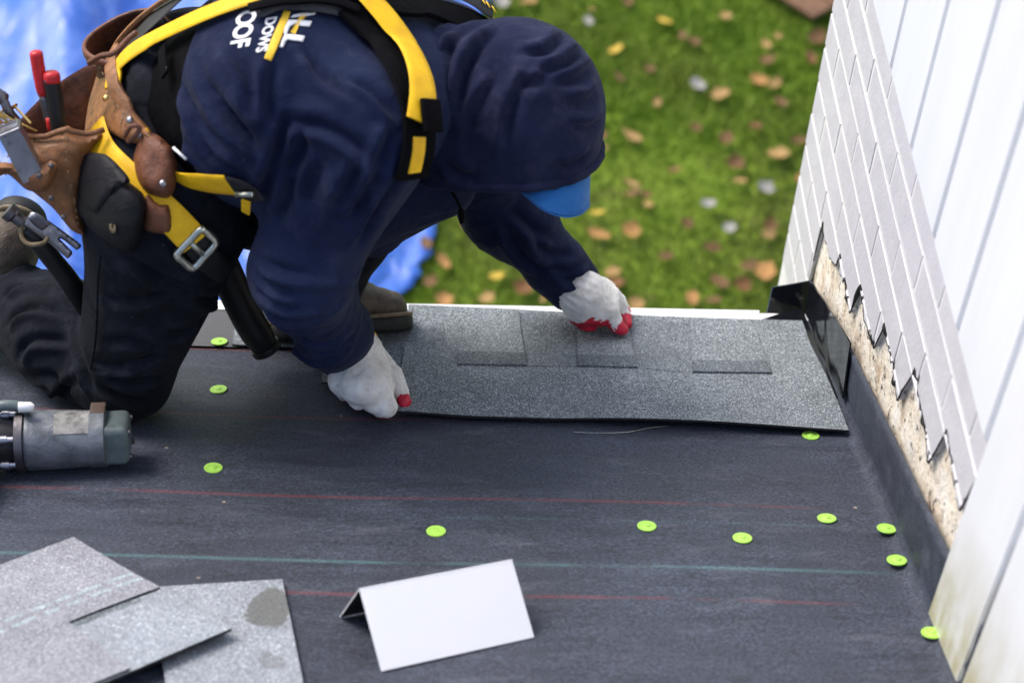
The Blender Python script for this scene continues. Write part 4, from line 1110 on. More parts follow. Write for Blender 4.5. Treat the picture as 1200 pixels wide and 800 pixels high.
# ---------------------------------------------------------------- boots
def boot(heel, toe, ank, nm_lab, tilt=None):
    heel = np.asarray(heel, float); toe = np.asarray(toe, float); ank = np.asarray(ank, float)
    ax_ = toe-heel; L = np.linalg.norm(ax_); ax_ /= L; up_ = ank-heel; up_ -= ax_*(up_ @ ax_); up_ /= np.linalg.norm(up_); sd_ = np.cross(up_, ax_)
    q = lambda a, s, u: heel+ax_*a+sd_*s+up_*u
    def f_up(P):
        d = s_cone(P, q(.035, 0, .052), q(.10, 0, .058), .036, .040); d = smin(d, s_oval(P, q(.10, 0, .055), q(L-.045, 0, .038), .040, .027, sd_, 1.3), .03)
        d = smin(d, s_cone(P, q(.055, 0, .07), ank+up_*.05, .047, .052), .04)
        return smax(d, -((P-q(0, 0, .024).astype(np.float32)) @ up_.astype(np.float32)), .004)
    def f_sole(P):
        w = s_cone(P*1., q(.03, 0, .015), q(.09, 0, .015), .040, .036); w = smin(w, s_oval(P, q(.09, 0, .015), q(L-.05, 0, .015), .036, .040, sd_, 1.1), .03)
        h = (P-heel.astype(np.float32)) @ up_.astype(np.float32); return smax(smax(w, h-.025, .004), -(h-.0), .004)
    pts = [heel, toe, ank, q(0, .06, 0), q(L, -.06, .08)]; lo, hi = bounds(pts, .09)
    V, F = surface(f_up, lo, hi, .0036); N = grad(f_up, V); V = V+N*(.0016*vnoise(V*38)+.0008*vnoise(V*110))[:, None]
    b_ = part('boot', V, F, M['bootm'], person, label=nm_lab)
    V, F = surface(f_sole, lo, hi, .0036); part('sole', V, F, M['sole'], b_)
    def f_welt(P):
        h = (P-heel.astype(np.float32)) @ up_.astype(np.float32)
        w = s_cone(P, q(.03, 0, .025), q(.09, 0, .025), .0405, .0385); w = smin(w, s_oval(P, q(.09, 0, .025), q(L-.05, 0, .025), .0385, .0405, sd_, 1.1), .03)
        return smax(w, np.abs(h-.026)-.0032, .002)
    V, F = surface(f_welt, lo, hi, .0030); part('welt', V, F, M['welt'], b_)
boot(Z(322, 398, .008), Z(492, 386, .008), ANL, 'scuffed brown work boot planted at the eave')
hr = A_(38, 238, 2.50); boot(hr, A_(-75, 352, 2.60), ANR+np.array([0., .01, .02]), 'worn boot with raised heel behind the kneeling leg')

# ================================================================== HARNESS, TOOL BELT, TOOLS
def strap_path(px, n, off, fn=None):
    H, ok, _ = hit(fn or BODY, smooth_path(np.array(px, float), n)); H = np.array(H)
    for _ in range(max(2, n//5)): H[1:-1] = (H[:-2]+2*H[1:-1]+H[2:])/4
    G = grad(fn or BODY, H); return H+G*off, G
def strap(px, w, mat, parent, name='strap', off=.007, th=.0022, n=40, label=None, fn=None):
    P, G = strap_path(px, n, off, fn); w = np.interp(np.linspace(0, 1, n), np.linspace(0, 1, len(w)), w) if hasattr(w, '__len__') else w
    for _ in range(3): G[1:-1] = (G[:-2]+2*G[1:-1]+G[2:])/4
    V, F = ribbon(P, G, w, th); return part(name, V, F, M[mat], parent, label=label, sharp=60)
def quad_fit(px, d):
    X = np.c_[np.ones(len(px)), px[:, 0], px[:, 1], px[:, 0]**2, px[:, 0]*px[:, 1], px[:, 1]**2]; X[:, 1:] /= 300; X[:, 3:] /= 300
    return X
FITS = {}
M['blackcase'] = fabric('black_nylon_case', (.0045, .0045, .007), (.008, .008, .012), (.016, .016, .022), sheen=0., spec=.25, rough=.6)
def pad(poly, off, bulge, th, mat, parent, name, step=5., prof=14., label=None, depth=None, wob=.0015, sharp=50, fn=None, bend=None, fit=None):
    """sheet or stuffed shape cut to an outline and laid on the body (or at a depth down the roof), real thickness"""
    VV, T, ed, bd = fill(smooth_outline(poly), step)
    D = np.array([ray(*p) for p in VV])
    if depth is None:
        H, ok, _ = hit(fn or BODY, VV); t = ((H-CP) @ CF); mid = FITS[fit][0] if fit else VV.mean(0)
        X = quad_fit(VV-mid, None); k = ok if ok.sum() > 12 else np.ones(len(ok), bool)
        co, *_ = np.linalg.lstsq(X[k].T @ X[k]+1e-4*np.eye(6), X[k].T @ t[k], rcond=None)
        if fit: co = FITS[fit][1]
        else: FITS[name] = (mid, co)
        t = X @ co
    else:
        Yv = np.array([depth(*p) for p in VV]); t = np.array([(ony(p[0], p[1], y)-CP) @ CF for p, y in zip(VV, Yv)])
    e = np.clip(ed/prof, 0, 1); e = np.sqrt(1-(1-e)**2)
    w = np.array([wob*mnoise.noise(Vector((p[0]*.05, p[1]*.05, 4.))) for p in VV])
    tf = t-off-bulge*e+w; tb = t-off+np.minimum(bulge*.25*e, .01)+th
    return part(name, *solid(VV, T, bd, CP+D*tf[:, None], CP+D*tb[:, None]), M[mat], parent, label=label, sharp=sharp)
def smooth_outline(poly, n=5):
    P = np.array(poly, float); Q = np.vstack([P[-1:], P, P[:2]]); out = []
    for i in range(len(P)):
        p0, p1, p2, p3 = Q[i:i+4]
        for k in range(n):
            u = k/n; out.append(tuple(.5*((2*p1)+(-p0+p2)*u*.7*1.0+(2*p0-5*p1+4*p2-p3)*u*u*.7+(-p0+3*p1-3*p2+p3)*u**3*.7+(2*(p2-p1)*u)*.3)))
    return out
def stitch(px, parent, mat='welt', off=.012, depth=None, r=.0006, dash=5):
    P = smooth_path(np.array(px, float), 60)
    if depth is None: H, G = strap_path(px, 60, off)
    else: H = np.array([ony(p[0], p[1], depth) for p in P])
    vf = [tube(H[i:i+4], r, 4) for i in range(0, 56, 6)]
    V, F = join(*vf); return part('stitching', V, F, M[mat], parent, kind='stuff')
def rivet(px, parent, off=.014, r=.0045, depth=None, mat='brass'):
    if depth is None: H, G = strap_path([px, (px[0]+1, px[1])], 2, off); c, n_ = H[0], G[0]
    else: c = ony(px[0], px[1], depth); n_ = CP-c; n_ = n_/np.linalg.norm(n_)
    V, F = lathe(c-n_*.002, c+n_, [(0, r), (.0025, r), (.0042, r*.7), (.0048, r*.2)], 14); return part('rivet', V, F, M[mat], parent, sharp=50)

hz = thing('safety_harness', 'yellow and black fall harness worn over the back, shoulders and hips', 'harness', PEL)
strap([(224, -10), (190, 22), (160, 52), (142, 78)], .040, 'blackweb', hz, 'back_strap', off=.006, label='black webbing running beside the yellow strap')
strap([(140, 104), (142, 88), (160, 66), (205, 42), (255, 20), (305, 3), (350, -10)], .029, 'yellow', hz, 'back_strap', off=.010, label='yellow webbing running from hip to shoulder pad')
strap([(140, 84), (147, 92), (146, 106)], .016, 'yellow', hz, 'strap_tail', off=.011)
pad([(300, -12), (350, -16), (400, -8), (440, 2), (462, 24), (452, 42), (436, 46), (424, 36), (408, 22), (372, 14), (330, 12), (304, 20)], .010, .008, .004, 'greyfab', hz, 'back_pad', fn=BODY)
strap([(296, 22), (318, 16), (352, 11), (385, 13), (412, 22)], .014, 'blackfab', hz, 'pad_edge', off=.015, th=.004)
strap([(406, 14), (436, 44), (460, 78), (476, 110), (484, 140), (484, 172), (476, 204)], .054, 'blackfab', hz, 'shoulder_pad', off=.007, th=.006)
strap([(418, 8), (443, 36), (464, 66), (477, 95), (481, 120), (478, 146)], .042, 'yellow', hz, 'shoulder_strap', off=.022, label='yellow webbing over the near shoulder')
strap([(482, 160), (481, 176), (477, 196)], .020, 'yellow', hz, 'shoulder_strap', off=.013, label='yellow strap end under the slider')
strap([(412, 0), (424, 14), (440, 30)], .030, 'greyfab', hz, 'pad_flap', off=.020, th=.003)
rivet((432, 10), hz, off=.026, r=.006, mat='dsteel')
P, G = strap_path([(482, 122), (488, 140), (486, 160)], 3, .029)
d, a, b = frame_of(P[2]-P[0], G[1])
V, F = box(P[1], (.040, .032, .007), rotcols(frame_of(P[2]-P[0], G[1])[0], frame_of(P[2]-P[0], G[1])[1], frame_of(P[2]-P[0], G[1])[2]), bev=.003); part('slider', V, F, M['blackfab'], hz, sharp=40)
strap([(392, -6), (440, 10), (490, 18), (535, 30), (566, 46)], .045, 'blackfab', hz, 'shoulder_pad', off=.010, th=.007, label='black shoulder pad beyond the neck', fn=BODY)
strap([(440, -12), (478, -2), (510, 5), (530, 10)], .026, 'yellow', hz, 'shoulder_strap', off=.022, label='yellow webbing on the far shoulder')
strap([(531, 9), (548, 17), (563, 27)], .030, 'blackweb', hz, 'label_strip', off=.022, label='black strap end with small pale print')
for i, (x, y) in enumerate(((536, 6), (541, 9), (545, 12), (554, 18), (558, 21), (563, 25))):
    P, G = strap_path([(x-1.5, y-2), (x+1.5, y+3.5)], 2, .0265); V, F = ribbon(P, G, .0026, .0006); part('print', V, F, M['yellow_print'] if i else M['white_print'], hz)
# hip straps
strap([(181, 150), (196, 176), (216, 200), (246, 206), (276, 208)], [.010, .012, .022, .033, .035], 'yellow', hz, 'hip_strap', off=.012, label='yellow webbing at the hip')
strap([(274, 208), (290, 212), (306, 226)], .032, 'blackweb', hz, 'hip_strap', off=.012, label='black webbing at the hip')
strap([(294, 222), (296, 236)], .012, 'yellow', hz, 'strap_tail', off=.016, n=6)
P, G = strap_path([(284, 213), (302, 213)], 2, .020); V, F = tube(P, .0035, 10); part('adjuster_pin', V, F, M['zinc'], hz)
P, G = strap_path([(214, 168), (228, 180)], 2, .014); V, F = tube(P, .0018, 8); part('zip_tie', V, F, M['white_print'], hz)
strap([(120, 154), (128, 182), (150, 206), (178, 232), (204, 256), (226, 280)], .040, 'yellow', hz, 'leg_strap', off=.012, label='yellow leg strap')
bk = [(233, 259), (250, 277), (222, 308), (202, 291)]
H, ok, _ = hit(BODY, bk); cen = H.mean(0); gg = grad(BODY, cen[None])[0]
Q = [h+gg*.017 for h in H]
loop = []
for i in range(4):
    a, b = Q[i], Q[(i+1) % 4]; loop += [lerp(a, b, t) for t in (.12, .5, .88)]
loop = np.array(loop+loop[:1]); V, F = tube(smooth_path(loop, 60), .0052, 8, cap=False); bkl = part('frame_buckle', V, F, M['zinc'], hz)
V, F = tube(np.array([lerp(Q[0], Q[3], .5), lerp(Q[1], Q[2], .5)]), .0040, 8); part('bar', V, F, M['zinc'], bkl)
strap([(216, 272), (228, 284), (242, 300), (262, 316)], .034, 'blackweb', hz, 'leg_strap', off=.008, label='black leg strap beyond the buckle')

# prints on the back ---------------------------------------------------
OFFP = .0042
def print_mesh(polys_or_text, mat, name, parent=hoodie):
    Vs, Fs = polys_or_text; H, ok, _ = hit(f_hoodie, Vs); G = grad(f_hoodie, H)
    return part(name, H+G*.0012, Fs, M[mat], parent)
# follow the creased cloth: nearest vertex of the finished top decides the small offset
hv = np.array([v.co[:] for v in hoodie.data.vertices])+np.array(BASE[person.name])
from mathutils import kdtree, bvhtree
bvh = bvhtree.BVHTree.FromPolygons([tuple(v) for v in hv], [tuple(p.vertices) for p in hoodie.data.polygons])
def on_top(px, off):
    out = []
    for p in px:
        dr = Vector(ray(*p)).normalized(); h, n_, i_, d_ = bvh.ray_cast(Vector(CP), dr)
        if h is None: h, n_, i_, d_ = bvh.find_nearest(Vector(CP)+dr*2.3)
        out.append(h-dr*off)
    return np.array([o[:] for o in out])
def print_poly(poly, mat, name, step=2.2):
    VV, T, ed, bd = fill(poly, step); fr = on_top(VV, .0022); bk_ = on_top(VV, .0006); return part(name, *solid(VV, T, bd, fr, bk_), M[mat], hoodie)
def print_text(txt, org, u, v, mat, name):
    """flat letters: org = baseline start, u = one letter-height along the reading direction, v = letter height direction (sight-line plane)"""
    cu = bpy.data.curves.new('letters', 'FONT'); cu.body = txt; cu.size = 1.0; cu.resolution_u = 3; cu.offset = .028
    ob = bpy.data.objects.new('letters', cu); COL.objects.link(ob); dg = bpy.context.evaluated_depsgraph_get(); dg.update()
    me = ob.evaluated_get(dg).to_mesh(); bm = bmesh.new(); bm.from_mesh(me); ob.evaluated_get(dg).to_mesh_clear()
    bmesh.ops.triangulate(bm, faces=bm.faces); 
    for _ in range(2): bmesh.ops.subdivide_edges(bm, edges=[e for e in bm.edges if e.calc_length() > .14], cuts=1); bmesh.ops.triangulate(bm, faces=bm.faces)
    V, F = bm_out(bm); bpy.data.objects.remove(ob); bpy.data.curves.remove(cu)
    px = np.array([np.array(org)+np.array(u)*(p[0]/.69)+np.array(v)*(p[1]/.69) for p in V]); return part(name, on_top(px, .0020), F, M[mat], hoodie)
print_text('OF', (276, 29.5), (-3.6, 15.2), (22, -4), 'white_print', 'lettering')
print_text('O', (279.6, 14.0), (-3.6, 15.2), (22, -4), 'white_print', 'lettering')
print_text('DOWS', (312.5, 21), (-2.9, 9.2), (12.5, -2), 'white_print', 'lettering')
print_poly([(333, 12), (340.5, 14), (334, 34), (325, 56), (317.5, 72), (309.5, 68.5), (318, 46), (327, 26)], 'yellow_print', 'roof_mark')
print_poly([(352, 26), (360, 18), (355, 16), (351, 20), (340, 38), (346, 40)], 'yellow_print', 'roof_mark')
print_poly([(338, 23.5), (350, 23.5), (365.5, 25), (363, 31.5), (352, 30.5), (346, 28), (340, 31), (336, 40), (332.5, 40), (334, 31)], 'white_print', 'lettering')
print_poly([(334, 40), (344, 40.5), (357.5, 42.5), (355, 49), (345, 48), (338, 46.5), (335, 48), (331.5, 56), (328, 55.5), (331, 46)], 'white_print', 'lettering')
print_poly([(340, 21), (344, 17.5), (356, 15), (370, 15), (369, 17.5), (352, 19.5)], 'white_print', 'lettering')

strap([(196, 60), (197, 74), (200, 90)], .016, 'blackfab', hz, 'strap_keeper', off=.006, th=.003, n=10)
# tool belt ------------------------------------------------------------
tb = thing('tool_belt', 'worn brown leather tool belt with pouches slung round the waist', 'tool belt', A_(150, 160, 2.12))
strap([(236, -6), (196, 14), (158, 46), (141, 74), (142, 100), (155, 128), (176, 152), (196, 172)], [.012, .014, .018, .020, .020, .022, .024, .026], 'leather', tb, 'belt', off=.013, th=.005)
hip = [(138, 66), (141, 84), (146, 110), (160, 134), (181, 158), (172, 170), (150, 166), (122, 153), (96, 156), (91, 138), (97, 112), (112, 88), (126, 72)]
pad(hip, .012, .016, .004, 'leather', tb, 'hip_pad', prof=30)
stitch([(140, 100), (152, 128), (172, 152)], tb, off=.030)
for p in ((145, 126), (166, 150), (176, 163)): rivet(p, tb, off=.030, r=.0046, mat='brass' if p[0] == 145 else 'steel')
# rear pouch with a round open mouth, behind the hip
c = A_(150, 44, 2.30); upv = A_(148, 30, 2.30)-A_(146, 66, 2.31); upv /= np.linalg.norm(upv); ax_ = np.array([-.15, -.45, .88]); ax_ /= np.linalg.norm(ax_)
d, s_, t_ = frame_of(ax_, (0, 1, 0)); rp = []
V = []; K = 40; lv = [(.0, .060), (-.006, .0615), (-.03, .060), (-.06, .055), (-.10, .046)]
for r_in in (0, .005):
    for h_, r_ in lv:
        for k in range(K):
            w = 2*math.pi*k/K; V.append(c+d*(h_+.006*math.sin(2*w))+(s_*math.cos(w)*1.02+t_*math.sin(w)*.86)*(r_-r_in))
n_ = len(lv); F = []
for o_ in (0, n_*K):
    for i in range(n_-1):
        for k in range(K):
            q = [o_+i*K+k, o_+i*K+(k+1) % K, o_+(i+1)*K+(k+1) % K, o_+(i+1)*K+k]; F.append(q if not o_ else q[::-1])
for k in range(K): F.append([k, n_*K+k, n_*K+(k+1) % K, (k+1) % K])
F.append([n_*K-K+k for k in range(K)])
part('rear_pouch', np.array(V), F, M['leather2'], tb, label='red brown open topped pouch on the back of the belt')
q = np.array([c+d*(-.012+.006*math.sin(2*w))+(s_*math.cos(w)*1.02+t_*math.sin(w)*.86)*.0618 for w in np.linspace(0, 2*math.pi, 97)])
V, F = join(*[tube(q[i:i+2], .0007, 4) for i in range(0, 96, 2)]); part('stitching', V, F, M['welt'], tb, kind='stuff')
# big side pouch: back panel, bulging front panel, small front pocket
pad([(22, 158), (24, 140), (62, 102), (104, 76), (114, 84), (104, 120), (98, 164), (96, 230), (60, 240), (30, 190)], 0, .004, .005, 'leather2', tb, 'pouch_back', depth=lambda x, y: 2.185+.0003*(x-60))
bigp = [(26, 158), (52, 160), (80, 150), (84, 154), (102, 156), (120, 151), (126, 158), (112, 176), (106, 205), (98, 240), (100, 274), (84, 270), (62, 244), (40, 226), (24, 214), (10, 196), (22, 180)]
po = pad(bigp, 0, .045, .006, 'leather', tb, 'pouch', prof=34, depth=lambda x, y: 2.165+.0002*(x-60), wob=.006)
for y0 in (0, 4): stitch([(27, 163+y0), (52, 165+y0), (80, 156+y0)], po, depth=2.128)
stitch([(80, 160), (78, 190), (88, 240), (92, 266)], po, depth=2.112)
V, F = tube(np.array([ony(x, y, 2.146-.014*math.sin(i/9*math.pi)) for i, (x, y) in enumerate(smooth_path([(24, 158), (50, 161), (78, 151), (84, 154), (104, 157), (122, 152)], 10))]), .0038, 8); part('rim', V, F, M['leather'], po)
pad([(-14, 196), (6, 190), (26, 196), (46, 196), (60, 188), (68, 196), (62, 216), (50, 226), (30, 222), (8, 204), (-14, 214)], 0, .022, .005, 'leather', tb, 'front_pocket', prof=16, depth=lambda x, y: 2.105, wob=.004)
for p in ((60, 194), (46, 206), (60, 232), (74, 254)): rivet(p, tb, depth=2.082, r=.0036, mat='dsteel')
# knotted thong at the seam of the pad
V, F = tube(smooth_path([A_(146, 160, 2.03), A_(154, 148, 2.02), A_(164, 150, 2.02), A_(158, 160, 2.02), A_(150, 166, 2.03)], 24), .0030, 8); part('thong', V, F, M['leather2'], tb)
V, F = tube(smooth_path([A_(104, 74, 2.17), A_(118, 66, 2.16), A_(134, 62, 2.15), A_(150, 46, 2.17), A_(160, 38, 2.18)], 24), .0036, 8); part('thong', V, F, M['leather2'], tb)
# oval holster and its lower tab
ho = pad([(166, 156), (184, 158), (200, 172), (208, 194), (205, 222), (196, 234), (172, 226), (160, 208), (156, 186)], .012, .026, .006, 'leather2', tb, 'holster', prof=20, label='smooth red brown oval leather holster')
rivet((194, 219), ho, off=.040, r=.0048, mat='steel')
pad([(172, 226), (186, 238), (198, 240), (202, 262), (198, 274), (170, 270), (166, 246)], .012, .012, .005, 'leather2', tb, 'holster_tab', prof=12)
# black case
pcs = pad([(97, 180), (120, 182), (150, 212), (168, 226), (173, 244), (163, 284), (152, 294), (136, 290), (108, 270), (86, 246), (82, 216), (90, 190)], .012, .038, .008, 'blackcase', tb, 'phone_case', prof=10, label='black zipped case with a small pale mark')
pad([(96, 182), (124, 181), (148, 204), (152, 214), (138, 220), (126, 231), (112, 250), (99, 240), (90, 212)], .0515, .006, .004, 'blackcase', pcs, 'flap', prof=4, fit='phone_case', wob=0)
for poly in ([(128, 263), (131, 262), (131, 267), (134, 268), (134, 271), (129, 270)], [(133, 263), (135.5, 265), (135, 272), (131, 273), (130, 271.5), (133, 270)]):
    pad(poly, .0545, .0004, .001, 'welt', pcs, 'mark', step=1.5, prof=1., fit='phone_case', wob=0)
# wire hammer loop
V, F = tube(smooth_path([A_(24, 262, 2.20), A_(26, 278, 2.19), A_(34, 286, 2.185), A_(46, 286, 2.185), A_(54, 282, 2.19), A_(60, 268, 2.20)], 30), .0032, 8); part('hammer_loop', V, F, M['welt'], tb)

# claw hammer in the loop: head across, claws to the right, black grip below
hm = thing('claw_hammer', 'worn steel claw hammer hanging head up from the tool belt', 'hammer', A_(50, 280, 2.21))
hx0, hx1 = A_(8, 246, 2.20), A_(28, 262, 2.20); e_ = hx1-hx0; e_ /= np.linalg.norm(e_)
V, F = lathe(hx0, hx1, [(0, .010), (.001, .0125), (.010, .0125), (.013, .009), (.026, .0085)], 18); part('face', V, F, M['dsteel'], hm, sharp=40)
ck = [(27, 262), (36, 249), (44, 250), (62, 262), (76, 272), (93, 285), (95, 289), (90, 293), (86, 290), (74, 281), (70, 280), (84, 294), (84, 299), (79, 303), (74, 299), (60, 287), (42, 274), (26, 264)]
pad(ck, 0, .004, .016, 'steel', hm, 'claw_head', step=3., prof=3., depth=lambda x, y: 2.195, wob=.0006)
pad([(34, 256), (44, 252), (58, 262), (50, 270), (40, 264)], 0, .0015, .003, 'dsteel', hm, 'eye_plate', step=2.5, prof=2., depth=lambda x, y: 2.1905, wob=0)
V, F = tube(np.array([A_(30, 266, 2.205), A_(50, 290, 2.215), A_(76, 322, 2.23), A_(104, 362, 2.25)]), [.013, .013, .014, .015], 14); part('grip', V, F, M['rubber'], hm)
# pliers in the pouch
pl = thing('pliers', 'red and black handled pliers standing in the leather pouch', 'pliers', A_(60, 150, 2.165))
V, F = tube(smooth_path([A_(42, 60, 2.165), A_(45, 80, 2.165), A_(51, 112, 2.165)], 16), [.006]+[.0085]*13+[.008, .0065], 10); part('handle', V, F, M['redplastic'], pl, label='red handle')
V, F = tube(smooth_path([A_(51, 112, 2.165), A_(55, 128, 2.165), A_(58, 142, 2.165)], 8), .0065, 8); part('jaw', V, F, M['dsteel'], pl)
V, F = tube(smooth_path([A_(58, 138, 2.160), A_(60, 152, 2.160)], 4), .0052, 8); part('pivot', V, F, M['redplastic'], pl)
V, F = tube(smooth_path([A_(60, 92, 2.16), A_(65, 120, 2.16), A_(70, 158, 2.16)], 16), .0105, 12); hd_ = part('handle', V, F, M['rubber'], pl, label='black handle with a red end')
V, F = tube(smooth_path([A_(60, 84, 2.16), A_(60.5, 90, 2.16), A_(61, 96, 2.16)], 6), [.0075, .0102, .0108, .0108, .0108, .0108], 12); part('end_cap', V, F, M['redplastic'], hd_)
# square steel tube in the front pocket
sb = thing('steel_tube_tool', 'square steel tube tool leaning in the small front pocket', 'tool', A_(25, 185, 2.11))
a, b = A_(9, 148, 2.095), A_(40, 206, 2.10); d, s_, t_ = frame_of(b-a, (0, -1, .4)); L = np.linalg.norm(b-a)
V = []; F = []
for (r_, q0) in ((.0135, 0.), (.0105, 0.), (.0105, .02)):
    for dx, dy in ((-1, -1), (1, -1), (1, 1), (-1, 1)): V.append(a+d*q0+s_*dx*r_+t_*dy*r_)
for dx, dy in ((-1, -1), (1, -1), (1, 1), (-1, 1)): V.append(b+s_*dx*.0135+t_*dy*.0135)
for i in range(4):
    j = (i+1) % 4; F += [[i, j, 4+j, 4+i], [4+i, 4+j, 8+j, 8+i], [12+i, 12+j, j, i]]
F += [[8, 9, 10, 11], [15, 14, 13, 12]]
part('tube', np.array(V), F, M['steel'], sb, smooth=False)
V, F = box(a+d*.004-t_*.0, (.004, .030, .030), rotcols(d, s_, t_), bev=.001, seg=1); part('collar', V, F, M['steel'], sb, smooth=False)
# coil of brass nails at the left edge of the pouch
nc = thing('nail_coil', 'coil of brass roofing nails poking out of the pouch at the picture edge', 'nails', A_(2, 160, 2.14))
for i in range(16):
    r_ = random.Random(i); x = r_.uniform(-22, 18); y = r_.choice([r_.uniform(124, 142), r_.uniform(172, 190)])
    a = A_(x, y, 2.13+r_.uniform(-.01, .02)); dd = np.array([r_.uniform(.3, .7), r_.uniform(-.3, .3), r_.uniform(-.7, -.2)]); dd /= np.linalg.norm(dd)
    V, F = lathe(a, a+dd*.03, [(0, .0048), (.0012, .0048), (.0013, .0016), (.032, .0016)], 8); part('nail', V, F, M['brass'], nc, sharp=40)
V, F = tube(smooth_path([A_(-20, 104, 2.15), A_(2, 116, 2.145), A_(10, 130, 2.14), A_(26, 150, 2.15)], 20), [.010]*8+[.006]*12, 10); part('wire_tie', V, F, M['dsteel'], nc)
# black tubular handle hanging under the hip
bh_ = thing('hanging_sleeve', 'black tubular rubber sleeve hanging down behind the kneeling thigh', 'tool sleeve', onz(318, 414))
hpth = smooth_path([A_(252, 290, 2.36), A_(270, 330, 2.37), A_(290, 372, 2.375), A_(312, 408, 2.38)], 24)
V, F = tube(hpth, [.0235]*20+[.0225, .0215, .020, .019], 18); part('grip', V, F, M['rubber'], bh_, sharp=60)
dl = hpth[-1]-hpth[-2]; dl /= np.linalg.norm(dl)
V, F = lathe(hpth[-1]-dl*.006, hpth[-1]+dl, [(0, .0225), (.004, .0232), (.010, .0225), (.013, .017), (.0135, .001)], 20); part('end_cap', V, F, M['rubber'], bh_, sharp=40)

# raised side seam of the jeans
H, G = strap_path([(121, 298), (118, 340), (116, 390), (110, 430)], 60, .0055, f_trousers); V, F = tube(H, .0022, 6)
part('side_seam', V, F, M['denim'], [o for o in person.children if o.name.startswith('trousers')][0])
M['gunbrown'] = paint('worn_brown_strap', (.075, .048, .036), .6, .25, 60.)
# ================================================================== NAIL GUN
ng = thing('nail_gun', 'battered grey roofing nail gun wrapped with tape lying on the felt', 'nail gun', onz(80, 545))
zc = .0435; a, b = onz(31, 516, zc), onz(116, 513, zc); a[2] = b[2] = zc; d, s_, t_ = frame_of(b-a)
L = np.linalg.norm(b-a)
V, F = lathe(a, b, [(0, .0385), (.002, .0400), (.006, .0402), (.03, .0396), (.06, .0385), (L, .0365)], 44)
N_ = np.array([ (p-a)-d*((p-a)@d) for p in V]); nn = np.linalg.norm(N_, axis=1)[:, None]+1e-9; V = V+N_/nn*(.0011*vnoise(V*40)+.0006*vnoise(V*120))[:, None]
part('barrel', V, F, M['tape'], ng, sharp=50)
V, F = lathe(b-d*.011, b+d*.010, [(0, .0375), (.001, .0392), (.020, .0390), (.021, .0375)], 44); bd_ = part('strap_band', V, F, M['tape'], ng, sharp=40)
V, F = box(b+t_*.037+s_*.012, (.020, .03, .006), rotcols(d, s_, t_), bev=.002); part('band_clip', V, F, M['gunbrown'], bd_, sharp=40)
# worn paper label on the barrel
lv = []; lf = []
for i_ in range(9):
    for j_ in range(11):
        w_ = math.radians(38+58*i_/8); q_ = a+d*(L*.42+.055*j_/10); r_l = .0408+.0006*mnoise.noise(Vector((i_, j_, 0)))-.0022*(L*.42+.055*j_/10)/L
        cand = q_+(t_*math.sin(w_)*1.+(-s_ if s_[1] > 0 else s_)*math.cos(w_))*r_l; lv.append(cand)
lf = [[i_*11+j_, i_*11+j_+1, (i_+1)*11+j_+1, (i_+1)*11+j_] for i_ in range(8) for j_ in range(10)]
M['label'] = paint('worn_label', (.27, .265, .255), .6, .42, 70.)
part('label_sticker', np.array(lv), lf, M['label'], ng)
V, F = box(b+s_*.004-d*.0-t_*.036, (.022, .03, .006), rotcols(d, s_, t_), bev=.002); part('band_tail', V, F, M['tape'], bd_, sharp=40)
def f_cap2(P):
    q = P-(b+d*.021).astype(np.float32); x = np.abs(q @ d.astype(np.float32))-.020; y = np.abs(q @ s_.astype(np.float32))-.030; z = np.abs(q @ t_.astype(np.float32))-.028
    k = np.stack([x+.009, y+.009, z+.009], 1); return np.linalg.norm(np.maximum(k, 0), axis=1)+np.minimum(k.max(1), 0)-.009
V, F = surface(f_cap2, b-.07, b+.09, .0026); part('end_cap', V, F, M['teal'], ng)
for z_ in (-1, 1):
    for y_ in (-1, 1):
        p = b+d*.041+s_*.021*y_+t_*.018*z_; V, F = lathe(p-d*.003, p+d, [(0, .004), (.005, .004), (.006, .003)], 10); part('screw', V, F, M['dsteel'], ng, sharp=40)
V, F = lathe(a-d*.012, a, [(0, .037), (.001, .0425), (.011, .0425), (.012, .040)], 44); part('flange', V, F, M['dsteel'], ng, sharp=40)
V, F = lathe(a-d*.075, a-d*.012, [(0, .026), (.012, .034), (.045, .034), (.063, .030)], 36); part('head', V, F, M['gunblack'], ng, sharp=40)
for w in (.4, 1.35, 2.6, 3.7, 4.6, 5.6):
    p = a-d*.012+(s_*math.cos(w)+t_*math.sin(w))*.036; V, F = lathe(p-d*.030, p, [(0, .0035), (.012, .0035), (.012, .0062), (.022, .0062), (.022, .0045), (.030, .0045)], 10); part('bolt', V, F, M['steel'], ng, sharp=40)
V, F = tube(smooth_path([a-d*.05+t_*.03, a-d*.03+t_*.052, a-d*.002+t_*.050, a+d*.006+t_*.044], 20), .0075, 10); part('trigger_guard', V, F, M['teal'], ng)
V, F = lathe(a-d*.004+t_*.056-s_*.012, a+d*.02+t_*.056-s_*.012, [(0, .007), (.016, .0065), (.02, .003)], 12); part('knob', V, F, M['whitepaint'], ng, sharp=40)
V, F = box(a-d*.15+t_*.01, (.16, .036, .042), rotcols(d, s_, t_), bev=.012, seg=3); part('handle', V, F, M['gunblack'], ng, sharp=40)
V, F = box(a-d*.075-t_*.0-s_*.055, (.05, .09, .05), rotcols(d, s_, t_), bev=.008); part('magazine', V, F, M['gunblack'], ng, sharp=40)

# ================================================================== LAWN, LEAVES, TARP
def hills(x, y): return .03*mnoise.noise(Vector((x*.5, y*.5, 0)))
rows = [[(x, y, hills(x, y)) for x in np.linspace(-45, 45, 46)] for y in np.linspace(-40, 70, 56)]
V, F = slab_rows(rows)
solo('lawn', V, F, M['soil'], 'green lawn far below the eave strewn with fallen leaves', None, (0, 6, 0), frame='W', kind='structure')
